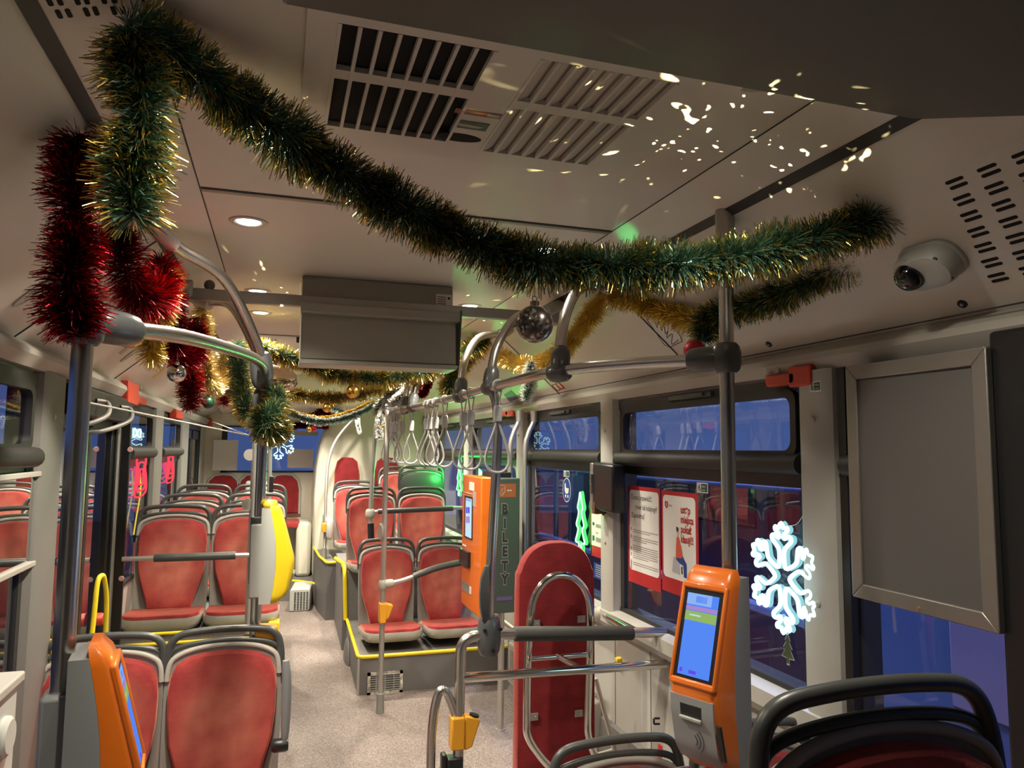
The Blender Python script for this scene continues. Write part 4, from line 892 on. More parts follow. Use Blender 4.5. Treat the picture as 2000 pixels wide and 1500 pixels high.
build('lock', MB().lathe((.068, 3.2, 2.075), (-1, 0, 0), [(.014, 0), (.012, .012)], 12), BLACK, t)
a = at(852, 574, y=3.205); b = at(884, 598, y=3.205)
nl = build('maker_label', MB().box((a.x, 3.203, b.z), (b.x, 3.206, a.z)), WHITE, t)
g = MB()
for k in range(4): g.box((a.x+.005, 3.2022, b.z+.006+.010*k), (a.x+.045, 3.2032, b.z+.009+.010*k))
build('print', g.box((b.x-.024, 3.2022, a.z-.022), (b.x-.012, 3.2032, a.z-.012)), INK, nl)
# dome camera
c = cove(1822, 508); nn = Vector((-.351, 0, -.4)).normalized(); ex = Vector((.4, 0, -.351)).normalized()
t = thing('security_camera', 'white dome security camera on the right coving below the black slots', 'camera', c)
build('base', MB().prism(rrect(-.055, -.082, .055, .082, .05, 8), lambda u, v: c+ex*u+Vector((0, v, 0)), lambda u, v: c+ex*u+Vector((0, v, 0))+nn*.012), PALEGREY, t, bevel=.004)
build('housing', MB().pad(rrect(-.052, -.078, .052, .078, .048, 8), lambda u, v, d: c+ex*u+Vector((0, v, 0))+nn*d, [(1, .010), (.96, .035), (.85, .052), (.6, .056)]), PALEGREY, t)
d0 = c+Vector((0, .030, 0))+nn*.05+ex*(-.006)
build('collar', MB().lathe(d0-nn*.01, nn, [(.046, 0), (.044, .008), (.038, .012)], 24), LGREY, t)
build('dome', MB().ball(d0+nn*.002, .036, 24), mat('dome_glass', (.005, .005, .006), .05, coat=1), t)
for s in (-1, 1): build('screw', MB().lathe(c+Vector((0, -.055, 0))+ex*.03*s+nn*.047, nn, [(.006, 0), (.005, .004)], 10), DGREY, t)
for px, py, lab in ((1880, 593, 'black ringed bolt cap on the coving, lower right of the dome camera'), (1502, 672, 'black ringed bolt cap on the coving, near the red bauble')):
    c = cove(px, py)
    t = thing('bolt_cap', lab, 'bolt', c); build('ring', MB().lathe(c, nn, [(.012, 0), (.011, .004), (.006, .004)], 18), BLACK, t); build('pin', MB().lathe(c+nn*.003, nn, [(.005, 0), (.004, .003)], 12), SATIN, t)
# oval mirror lamp at the rear
c = at(535, 742, y=5.2)
t = thing('ceiling_mirror', 'oval convex mirror under the ceiling behind the main aisle pole', 'mirror', c)
build('mirror_face', MB().ball(c, .16, 28, (1, .25, .62)), mat('warm_mirror', (.75, .66, .52), .10, .9), t)
build('hanger', MB().cyl(c+Vector((0, .03, .05)), (c.x, c.y+.05, 2.36), .012, 10), LGREY, t)
# blank framed display near the front right
y0, y1 = at(1925, 690, x=1.525).y, at(1650, 718, x=1.525).y; zt, zb = at(1650, 716, x=1.525).z, at(1669, 1166, x=1.525).z
t = thing('display_frame', 'blank grey notice panel in an aluminium frame over the front right window', 'display', (1.55, (y0+y1)/2, zb))
fr = MB(); fwid = .040
for pl in ([(y0, zb), (y1, zb), (y1-fwid, zb+fwid), (y0+fwid, zb+fwid)], [(y1, zb), (y1, zt), (y1-fwid, zt-fwid), (y1-fwid, zb+fwid)], [(y1, zt), (y0, zt), (y0+fwid, zt-fwid), (y1-fwid, zt-fwid)], [(y0, zt), (y0, zb), (y0+fwid, zb+fwid), (y0+fwid, zt-fwid)]):
    fr.prism(pl, lambda y, z: (1.525, y, z), lambda y, z: (1.545, y, z))
build('frame', fr, FRAMEAL, t, bevel=.003); build('panel', MB().box((1.533, y0+fwid-.005, zb+fwid-.005), (1.543, y1-fwid+.005, zt-fwid+.005)), GREYPANEL, t)
c = at(1793, 1189, x=1.525); build('lock', MB().lathe(c, (-1, 0, 0), [(.006, 0), (.006, .002), (.003, .002)], 14), mat('copper_lock', (.7, .4, .3), .3, .8), t)
for yy in (y0+.06, y1-.06): build('hanger', MB().box((1.543, yy-.02, 1.80), (1.60, yy+.02, 1.86)), BLACK, t)
S('trim_80', MB().box((1.545, .88, .80), (1.605, 1.262, 1.90)), BLACK, bevel=.01)
S('trim_81', MB().box((1.57, 1.742, .80), (1.606, 1.772, 1.87)), BLACK)

# ------------------------------------------------------------------ signs, posters, stickers on the right side
RX = Vector((0, -1, 0)); UZ = Vector((0, 0, 1))
def sheet(name, label, cat, p0, p1, x, m, th=.0012):
    a = at(*p0, x=x); b = at(*p1, x=x)
    t = thing(name, label, cat, (x, a.y, b.z)); w_, h_ = a.y-b.y, a.z-b.z
    org = Vector((x, a.y, b.z)); build('sheet', quad_on(MB(), org, RX, UZ, 0, 0, w_, h_, d=0, th=th/2), m, t)
    return t, org, w_, h_
def area(t, nm, org, x0, y0, x1, y1, m, d=.001): return build(nm, quad_on(MB(), org, RX, UZ, x0, y0, x1, y1, d=d, th=.0003), m, t)
xg = 1.598
t, o, w_, h_ = sheet('poster', 'red edged notice poster about taking a bike or scooter, left of the two', 'poster', (1227, 948), (1291, 1158), xg, REDINK)
build('paper', MB().prism(rrect(.016, .058, w_-.012, h_-.018, .02), lambda u, v: o+RX*u+UZ*v+RX.cross(UZ)*.0008, lambda u, v: o+RX*u+UZ*v+RX.cross(UZ)*.0014), WHITE, t)
tx = MB(); N3 = RX.cross(UZ)*.0014
text_mb(tx, 'Chcesz przewieźć', .034, o+RX*.03+UZ*(h_-.062)+N3, RX, UZ, sx=.8); text_mb(tx, 'rower lub hulajnogę?', .034, o+RX*.075+UZ*(h_-.105)+N3, RX, UZ, sx=.72); text_mb(tx, 'Zapamiętaj!', .034, o+RX*.035+UZ*(h_-.145)+N3, RX, UZ, sx=.8)
build('heading', tx, INK, t)
tx = MB(); rr_ = random.Random(3); yy = h_-.20
for blk in (2, 3, 7, 8, 4, 4, 4):
    for k in range(blk):
        if yy < .085: break
        quad_on(tx, o, RX, UZ, .048, yy-.0035, w_-.02-(.0 if k < blk-1 else rr_.uniform(.05, .15)), yy, d=.0018, th=.0003); yy -= .0092
    quad_on(tx, o, RX, UZ, .026, yy+.0092*blk*.6, .036, yy+.0092*blk*.6+.016, d=.0018, th=.0003); yy -= .013
build('text_lines', tx, GREYINK, t)
tp = [o+RX*(.012)+UZ*.02+N3, o+RX*(w_*.5)+UZ*.028+N3, o+RX*(w_-.01)+UZ*.02+N3]
t, o, w_, h_ = sheet('poster', 'red edged poster with a seated figure and red slogan, right of the two', 'poster', (1292, 957), (1366, 1178), xg, REDINK)
build('paper', MB().prism(rrect(.014, .062, w_-.018, h_-.018, .022), lambda u, v: o+RX*u+UZ*v+RX.cross(UZ)*.0008, lambda u, v: o+RX*u+UZ*v+RX.cross(UZ)*.0014), WHITE, t)
tx = MB()
for k, s_ in enumerate(('ustąp', 'miejsca', 'pokaż', 'klasę!!!')): text_mb(tx, s_, .043, o+RX*(w_*.55)+UZ*(h_-.085-.040*k)+N3, RX, UZ, bold=.0016, sx=.78)
build('slogan', tx, REDINK, t)
def flat(nm, pts, m, d=.0018): return build(nm, MB().prism([(a*w_, b*h_) for a, b in pts], lambda u, v: o+RX*u+UZ*v+RX.cross(UZ)*d, lambda u, v: o+RX*u+UZ*v+RX.cross(UZ)*(d+.0004)), m, t)
flat('shield', [(.11, .895), (.20, .89), (.20, .845), (.155, .82), (.11, .85)], REDINK); flat('shield_mark', [(.17, .882), (.145, .862), (.17, .842), (.18, .848), (.162, .862), (.18, .876)], WHITE, .0023); flat('logo_text', [(.225, .852), (.31, .847), (.31, .86), (.225, .865)], GREYINK)
flat('crate', [(.34, .36), (.50, .37), (.52, .20), (.30, .21)], BAGGREY); flat('bag', [(.56, .35), (.68, .33), (.70, .26), (.58, .27)], BAGGREY, .0016)
flat('legs', [(.42, .37), (.60, .385), (.70, .32), (.70, .19), (.62, .19), (.615, .30), (.52, .31), (.42, .34)], BLUEINK, .0022); flat('torso', [(.44, .56), (.49, .565), (.56, .47), (.60, .385), (.56, .365), (.41, .36), (.42, .46)], mat('poster_red', (.62, .10, .05), .6), .0026)
flat('neck', [(.45, .60), (.49, .60), (.49, .555), (.45, .555)], SKIN, .0024); flat('head', [(.45, .625), (.49, .63), (.50, .60), (.48, .585), (.45, .59)], SKIN, .0026); flat('hair', [(.43, .655), (.47, .66), (.50, .64), (.485, .622), (.465, .605), (.445, .61)], INK, .003); flat('shoe', [(.55, .28), (.58, .285), (.59, .22), (.56, .215)], INK, .0024)
def exit_sign(lab, p0, p1, x):
    t, o, w_, h_ = sheet('exit_sign', lab, 'sign', p0, p1, x, WHITE)
    area(t, 'green_field', o, .004, .004, w_-.004, h_-.004, SIGNGREEN)
    g = MB(); q = lambda x0, y0, x1, y1: quad_on(g, o, RX, UZ, x0*w_, y0*h_, x1*w_, y1*h_, d=.0016, th=.0003)
    q(.10, .12, .40, .88); build('door_field', g, WHITE, t); g = MB()
    q(.2, .66, .30, .80); q(.17, .40, .30, .64); q(.14, .18, .2, .42); q(.27, .16, .36, .40); build('running_figure', g, SIGNGREEN, t)
    g = MB(); text_mb(g, 'Wyjście', h_*.26, o+RX*(w_*.47)+UZ*(h_*.56)+N3*1.4, RX, UZ, sx=.75); text_mb(g, 'awaryjne', h_*.26, o+RX*(w_*.47)+UZ*(h_*.22)+N3*1.4, RX, UZ, sx=.68); build('lettering', g, WHITE, t)
exit_sign('green emergency exit sign at the upper right of the two posters', (1361, 942), (1383, 964), xg)
exit_sign('green emergency exit sign above the blue pram sign', (1101, 919), (1112, 932), xg)
exit_sign('green exit sign on the pillar beneath the right red hammer holder', (1581, 746), (1604, 764), 1.5515)
c = at(1107, 957, x=xg)
t = thing('pram_sign', 'oval blue pram sign on the second window', 'sign', c)
el = lambda r1, r2, n=28: [(r1*cos(2*pi*i/n), r2*sin(2*pi*i/n)) for i in range(n)]
build('white_rim', MB().prism(el(.062, .070), lambda u, v: c+RX*u+UZ*v, lambda u, v: c+RX*u+UZ*v+N3*.6), WHITE, t); build('blue_field', MB().prism(el(.057, .065), lambda u, v: c+RX*u+UZ*v+N3*.5, lambda u, v: c+RX*u+UZ*v+N3), BLUEINK, t)
build('pram', MB().prism([(-.03, .035), (-.012, .04), (-.008, .012), (.034, .01), (.03, -.012), (.012, -.022), (-.016, -.02), (-.028, .0)], lambda u, v: c+RX*u+UZ*v+N3*.9, lambda u, v: c+RX*u+UZ*v+N3*1.4), WHITE, t)
w4 = MB(); [w4.lathe(c+RX*u+UZ*(-.036)+N3*.9, RX.cross(UZ), [(.010, 0), (.009, .0006)], 14) for u in (-.014, .02)]; build('wheels', w4, WHITE, t)
t, o, w_, h_ = sheet('notice', 'white notice with red foot on the second window, under the black box', 'notice', (1154, 985), (1192, 1097), xg, WHITE)
area(t, 'red_foot', o, 0, 0, w_, .055, REDINK); area(t, 'red_edge', o, 0, 0, .01, h_, REDINK)
g = MB()
for k, (y_, x_) in enumerate(((.62, .5), (.60, .8), (.575, .75), (.46, .35), (.36, .9), (.34, .9), (.32, .85), (.30, .6))): quad_on(g, o, RX, UZ, w_*.28, h_*y_, w_*(.1+x_*.85), h_*y_+.005, d=.0016, th=.0003)
build('text_lines', g.add([], []), GREYINK, t)
for nm, x_, m in (('gold_badge', .3, AMBER), ('blue_badge', .55, BLUEINK), ('red_badge', .8, REDINK)): area(t, nm, o, w_*x_, h_*.82, w_*(x_+.14), h_*.93, m)
area(t, 'round_mark', o, w_*.1, h_*.60, w_*.2, h_*.66, INK); area(t, 'green_mark', o, w_*.1, h_*.30, w_*.2, h_*.40, SIGNGREEN)
t, o, w_, h_ = sheet('notice', 'dark blue notice with lines of white print below the red footed notice', 'notice', (1160, 1098), (1196, 1142), xg, BLUEINK)
g = MB(); [quad_on(g, o, RX, UZ, w_*.12, h_*(.15+.14*k), w_*(.45+.1*(k % 2)), h_*(.2+.14*k), d=.0016, th=.0003) for k in range(6)]; build('text_lines', g, LGREY, t)
cc = o+RX*w_*.85+UZ*h_*.3; build('round_pictogram', MB().tube([cc+RX*(.03*cos(a))+UZ*(.05*sin(a))+N3 for a in [2*pi*i/24 for i in range(24)]], .002, 6, closed=True), LGREY, t)
# black box on the window pillar
a = at(1157, 902, x=1.50); b = at(1200, 1003, x=1.50)
t = thing('hammer_box', 'black wall box with chrome front strip on the pillar above the red footed notice', 'box', (1.52, (a.y+b.y)/2, b.z))
build('casing', MB().prism([(b.y, a.z-.01), (b.y, b.z+.0), (a.y-.07, b.z), (a.y-.03, b.z+.02), (a.y-.02, a.z)], lambda y, z: (1.49, y, z), lambda y, z: (1.56, y, z)), BLACK, t, bevel=.012)
build('front_strip', MB().box((1.486, a.y-.035, b.z+.005), (1.5, a.y+.002, a.z-.005)), FRAMEAL, t, bevel=.005); build('side_red_strip', MB().box((1.552, a.y-.03, b.z-.03), (1.558, a.y+.002, a.z-.01)), REDP, t)
build('glass_tube', MB().cyl((1.486, a.y-.025, b.z+.08), (1.486, a.y-.025, a.z-.06), .010, 12), CHROME, t)
build('foot', MB().box((1.489, a.y-.05, b.z-.02), (1.55, a.y-.012, b.z+.04)), mat('brown_foot', (.12, .05, .03), .4), t, bevel=.004)
# red hammer holders
def holder(lab, q0, q1, x, depth):
    a = at(*q0, x=x); b = at(*q1, x=x); s = 1 if x > 0 else -1; y0, y1 = sorted((a.y, b.y))
    t = thing('hammer_holder', lab, 'emergency hammer', (x, (y0+y1)/2, b.z), 'red emergency hammer holders'); z0, z1 = sorted((a.z, b.z)); ln = y1-y0
    build('case', MB().box((x, y0, z0), (x+s*depth, y0+ln*.42, z1)).box((x, y0+ln*.3, z0+(z1-z0)*.15), (x+s*depth*.7, y1-ln*.12, z1-(z1-z0)*.25)), REDP, t, bevel=.006)
    build('hammer_head', MB().cyl((x+s*depth*.4, y1-ln*.12, (z0+z1)/2-.012), (x+s*depth*.4, y1-ln*.12, (z0+z1)/2+.018), .014, 12), REDP, t)
    build('clip', MB().box((x+s*depth*.2, y1-ln*.35, z1-.012), (x+s*depth*.5, y1-ln*.28, z1+.01)), LGREY, t)
holder('red emergency hammer holder above the snowflake window', (1484, 726), (1583, 752), 1.545, .045)
holder('red emergency hammer holder above the middle door post', (233, 786), (282, 762), -.775, -.04)
holder('red emergency hammer holder over the left window with red neon', (330, 816), (352, 806), -.775, -.05)
holder('red emergency hammer holder over the last left window', (402, 832), (422, 824), -.775, -.05)
holder('red emergency hammer holder between the tall poles at the ticket machine', (967, 803), (1002, 812), 1.555, .05)
# stickers on the coving
def cove_sheet(name, label, pts, m, side=1, inner=None):
    nn_ = Vector((-.351*side, 0, -.4)).normalized(); P = [cove(a, b, side, .001) for a, b in pts]; n = len(P)
    t = thing(name, label, 'sticker', P[0]); vs = P+[p+nn_*.001 for p in P]
    build('sheet', MB().add(vs, [tuple(range(n)), tuple(range(n, 2*n))]+[(i, (i+1) % n, n+(i+1) % n, n+i) for i in range(n)]), m, t); return t, nn_
t, nn_ = cove_sheet('plate', 'white signature plate on the right coving under the gold tinsel', [(1262, 622), (1300, 612), (1330, 655), (1334, 668), (1308, 680), (1296, 675)], WHITE)
build('outline', MB().tube([cove(a, b, 1, .0022) for a, b in ((1264, 624), (1300, 614), (1329, 657), (1332, 667), (1308, 678), (1297, 673))], .0018, 6, closed=True), INK, t)
build('scribble', MB().tube(smooth([cove(a, b, 1, .0025) for a, b in ((1280, 628), (1284, 640), (1287, 628), (1293, 646), (1296, 634), (1300, 652), (1305, 645), (1302, 660), (1313, 652), (1312, 672), (1325, 664))], 4), .0016, 6), INK, t)
t, nn_ = cove_sheet('sticker', 'red and white striped sticker on the coving by the rail joint', [(1077, 752), (1092, 746), (1104, 758), (1089, 764)], REDINK)
build('stripes', MB().add([cove(a, b, 1, .0025) for a, b in ((1080, 753), (1084, 751), (1093, 760), (1089, 762), (1087, 750), (1090, 748), (1099, 757), (1096, 759))], [(0, 1, 2, 3), (4, 5, 6, 7)]), WHITE, t)
cove_sheet('sticker', 'purple printed sticker on the coving beside the frosted tinsel tail', [(984, 771), (998, 762), (1013, 778), (996, 785)], PURPLEINK)
t, nn_ = cove_sheet('sticker', 'small yellow sticker on the left coving by the silver bauble', [(297, 738), (322, 718), (324, 722), (300, 741)], YELLOW, -1)
t, nn_ = cove_sheet('light_cover', 'two oval clear light covers in the left coving under the gold bauble', [(232, 690), (246, 678), (250, 682), (236, 693)], LGREY, -1)
for q, lab in (((72, 566), 'oval clear light cover in the left coving beside the red tinsel'), ((262, 686), 'oval clear light cover in the left coving under the gold bauble, rear one')):
    c = cove(*q, side=-1); nn_ = Vector((.351, 0, -.4)).normalized(); ex = Vector((-.4, 0, -.351)).normalized()
    t = thing('light_cover', lab, 'light cover', c)
    build('rim', MB().tube([c+ex*(.075*cos(a))+Vector((0, .028*sin(a), 0))+nn_*.002 for a in [2*pi*i/28 for i in range(28)]], .003, 8, closed=True), LGREY, t)
    build('lens', MB().prism(el(.073, .027), lambda u, v: c+ex*u+Vector((0, v, 0)), lambda u, v: c+ex*u+Vector((0, v, 0))+nn_*.002), PALEGREY, t)

# ------------------------------------------------------------------ neon ornaments in the windows
def arm_outline(n_arms, scale):
    half = [(.064, .0125), (.095, .0145), (.112, .031), (.128, .050), (.141, .050), (.144, .036), (.135, .016), (.150, .015), (.163, .032), (.174, .031), (.171, .014)]
    out = []
    for k in range(n_arms):
        a = pi/2+2*pi*k/n_arms
        seq = [(.034, -.0195)]+[(r, -w) for r, w in half]+[(.188, 0)]+[(r, w) for r, w in half[::-1]]
        for r, w in seq: out.append(((r*cos(a)-w*sin(a))*scale, (r*sin(a)+w*cos(a))*scale))
    return out
def neon_flake(label, c, scale, thick=.006):
    t = thing('neon_snowflake', label, 'neon light', c)
    P = smooth([(a, b, 0) for a, b in arm_outline(6, scale)], 3, True)
    build('tube_face', MB().tube([c+RX*p.x+UZ*p.y+RX.cross(UZ)*.010 for p in P], thick, 8, closed=True), E_ICE, t)
    build('tube_side', MB().tube([c+RX*p.x+UZ*p.y-RX.cross(UZ)*.004 for p in P], thick, 8, closed=True), E_ICE2, t)
    build('backing', MB().prism([(.11*scale/1*cos(2*pi*i/24), .11*scale*sin(2*pi*i/24)) for i in range(24)], lambda u, v: c+RX*u+UZ*v-RX.cross(UZ)*.012, lambda u, v: c+RX*u+UZ*v-RX.cross(UZ)*.009), PGLASS, t)
    return t
cs = at(1533, 1128, x=1.565)
t = neon_flake('glowing ice blue neon snowflake on the first right window', cs, .92, thick=.0070)
build('cord', MB().tube(smooth([cs+UZ*.165, at(1560, 1020, x=1.58), at(1590, 955, x=1.585), at(1592, 930, x=1.585)], 5), .0014, 6), CORD, t)
l = bpy.data.lights.new('neon_glow', 'POINT'); l.energy = .9; l.color = (.55, .9, 1); l.shadow_soft_size = .1; o = bpy.data.objects.new('neon_glow', l); COL.objects.link(o); o.location = cs+Vector((-.06, 0, 0))
def neon_tree(label, c, h, wf, glow):
    t = thing('neon_tree', label, 'neon light', c)
    half = [(0, .5), (.10, .36), (.20, .24), (.12, .17), (.16, .08), (.30, -.06), (.17, -.13), (.22, -.22), (.36, -.36), (.10, -.38), (.10, -.5)]
    P = smooth([(a, b, 0) for a, b in half]+[(-a, b, 0) for a, b in half[::-1][:-1]], 4, True)
    for nm, off, m, th in (('tube_face', .012, E_GREENW, .0045), ('tube_side', -.002, E_GREEN, .007)):
        build(nm, MB().tube([c+RX*(p.x*h*wf)+UZ*(p.y*h)+RX.cross(UZ)*off for p in P], th, 8, closed=True), m, t)
    l = bpy.data.lights.new('neon_glow', 'POINT'); l.energy = glow; l.color = (.06, 1, .16); l.shadow_soft_size = .08; o = bpy.data.objects.new('neon_glow', l); COL.objects.link(o); o.location = c+Vector((-.07, 0, 0))
    return t
neon_tree('glowing green neon tree behind the red backboard top', at(1137, 1018, x=1.575), .31, .55, .5)
neon_tree('glowing green neon tree farther back, left of the orange ticket machine', at(899, 930, x=1.575), .34, .7, 13)
t = neon_flake('small ice blue neon snowflake in the rear window', Vector((at(545, 866, y=8.97).x, 8.97, at(545, 866, y=8.97).z)), 1.0)
for ch in t.children: pass
# turn the rear one to face the front
for ch in [x for x in sc.objects if x.parent == t]: ch.rotation_euler = (0, 0, -pi/2*-1)
def neon_mitten(label, c, s=1.0):
    t = thing('neon_stocking', label, 'neon light', c); R1 = Vector((0, 1, 0)); nn = Vector((1, 0, 0))
    base = [(-.05, .14), (.05, .14), (.055, .06), (.075, -.02), (.07, -.12), (-.05, -.13), (-.06, -.05), (-.045, .05)]
    for nm, k, off in (('tube_outer', 1, .012), ('tube_middle', .70, .014), ('tube_inner', .38, .016)):
        build(nm, MB().tube([c+R1*(p.x*s*k*2.0)+UZ*(p.y*s*k*.62)+nn*off for p in smooth([(a, b, 0) for a, b in base], 4, True)], .0055, 8, closed=True), E_RED, t)
    return t
t = neon_mitten('red neon figure on the left window just behind the door post', at(270, 932, x=-.785), 1.35)
c = at(268, 960, x=-.785); build('yellow_tail', MB().tube(smooth([c+Vector((.01, .0, .12)), c+Vector((.01, .05, .02)), c+Vector((.01, .02, -.06)), c+Vector((.01, -.04, -.14)), c+Vector((.01, -.10, -.24))], 4), .004, 6), E_YEL, t)
neon_mitten('red neon figure on the second left window, slimmer from here', at(329, 914, x=-.785), 1.3)
c = at(268, 846, x=-.785)
build('neon_bow', MB().tube([c+Vector((0, .12*cos(a), .025*sin(2*a))) for a in [2*pi*i/24 for i in range(24)]], .005, 6, closed=True), E_ICE, label='small pale blue neon bow at the top of the left window', cat='neon light')
# tree sticker
c = at(1539, 1270, x=1.597); t = thing('tree_sticker', 'small dark green fir tree sticker under the neon snowflake', 'sticker', c)
tr = [(0, .05), (.012, .028), (.006, .026), (.02, .006), (.01, .004), (.028, -.022), (.006, -.024), (.006, -.042), (-.006, -.042), (-.006, -.024), (-.028, -.022), (-.01, .004), (-.02, .006), (-.006, .026), (-.012, .028)]
build('edge', MB().prism([(a*1.15, b*1.12) for a, b in tr], lambda u, v: c+RX*u+UZ*v, lambda u, v: c+RX*u+UZ*v+N3*.5), LGREY, t); build('tree', MB().prism(tr, lambda u, v: c+RX*u+UZ*v+N3*.4, lambda u, v: c+RX*u+UZ*v+N3*.9), mat('sticker_green', (.05, .075, .03), .4), t)
# papers at the rear window
for q0, q1, lab in (((417, 859), (463, 919), 'blank white paper sheet on the left of the rear window'), ((562, 877), (611, 914), 'blank white paper sheet at the lower right of the rear window')):
    a = at(*q0, y=8.96); b = at(*q1, y=8.96); build('paper_sheet', MB().box((a.x, 8.958, b.z), (b.x, 8.962, a.z)), WHITE, label=lab, cat='paper', group='blank papers at the rear window')
a = at(571, 842, y=8.96); b = at(621, 851, y=8.96)
build('handle_bar', MB().prism(rrect(a.x, b.z, b.x, a.z+.0, .02), lambda x, z: (x, 8.93, z), lambda x, z: (x, 8.97, z)), LGREY, label='rounded pale plate with a red edge at the top of the rear window', cat='plate')
# left cabinet low at the front
t = thing('side_cabinet', 'pale cabinet low by the left window with a round cap', 'cabinet', (-.74, 2.6, 0))
a = at(38, 1312, y=2.55)
build('body', MB().box((XL+.003, 1.3, 0), (a.x, 2.55, a.z-.03)), PALEGREY, t, bevel=.012); build('lid', MB().box((XL+.003, 1.29, a.z-.03), (a.x+.012, 2.565, a.z)), LGREY, t, bevel=.006)
c = at(5, 1440, x=a.x); build('round_cap', MB().lathe(c, (1, 0, 0), [(.055, 0), (.055, .012), (.045, .02)], 24), PALEGREY, t)
# inner frame of the left window
t = thing('window_guard', 'pale inner frame around the lower left window with red seats mirrored in its pane', 'frame', (-.77, 2.2, 1.2))
fr = MB(); za, zb_ = at(95, 918, x=-.775).z, at(75, 1088, x=-.775).z
fr.box((-.785, .9, za-.018), (-.760, 3.06, za)).box((-.785, .9, zb_-.018), (-.760, 3.0, zb_)).box((-.796, 3.0, .3), (-.787, 3.045, 1.87))
build('rails', fr, LGREY, t, bevel=.003)
build('pane', MB().box((-.778, .9, zb_-.01), (-.774, 3.01, za-.01)), glass('mirror_pane', (.25, .25, .28), 3.0), t)
# thin clear cords between the left poles
a = Vector((-.385, 1.73, at(179, 786, y=1.73).z)); b = Vector((PX-.03, PY-.01, at(503, 853, y=PY).z)); e = at(503, 857, y=PY-.02)
build('clear_cord', MB().cyl(a, b, .0022, 6), CORD, label='long clear cord from the tinsel wrapped pole to the main aisle pole', cat='cord')
a2 = at(415, 824, y=4.28); build('clear_cord', MB().cyl(a2, e, .0028, 6), CORD, label='short clear cord ending on the main aisle pole, lower one', cat='cord')

# ------------------------------------------------------------------ grab loops
def loop(i, y, x, lab, tw=0.0):
    zt = ZR-.018; c = Vector((x, y, zt)); R = Matrix.Rotation(tw, 3, 'Z')
    t = thing('grab_loop', lab, 'grab loop', c, 'grab loops on the right overhead rail')
    P = lambda u, z, d=0: c+R @ Vector((u, d, z))
    build('rail_band', MB().tube([P(.0215*cos(a)*1.0, .018+.0225*sin(a)) for a in [2*pi*k/20 for k in range(20)]], .0032, 6, closed=True).tube([P(.013, -.002), P(.007, -.045), P(.006, -.07)], .003, 6).tube([P(-.013, -.002), P(-.007, -.045), P(-.006, -.07)], .003, 6), STRAP, t)
    build('clip', MB().prism([(-.014, -.06), (.014, -.06), (.017, -.08), (.015, -.125), (-.015, -.125), (-.017, -.08)], lambda u, z: P(u, z, -.013), lambda u, z: P(u, z, .013)), STRAP, t, bevel=.004)
    lo = smooth([P(.004, -.12), P(.012, -.15), P(.030, -.20), (P(.045, -.25)), P(.045, -.285), P(.028, -.312), P(0, -.320), P(-.028, -.312), P(-.045, -.285), P(-.045, -.25), P(-.030, -.20), P(-.012, -.15), P(-.004, -.12)], 4)
    build('loop_strap', MB().tube(lo, .0072, 8, flat=.75), STRAP, t)
ys = [4.93, 4.86, 4.80, 4.62, 4.42, 4.06, 3.98, 3.86, 3.66, 3.30, 3.16, 2.74]
rx = lambda y: float(np.interp(y, [2.45, 3.4, 4.0, 4.5, 4.85, 5], [.81, .81, .79, .755, .715, .69]))
for i, y in enumerate(ys[::-1]):
    loop(i, y, rx(y), 'grey grab loop on the right rail, %s one from the ticket machine pole%s' % (ordinal(i), '' if i == 0 else ''), tw=(-.25+.5*rnd.random()))
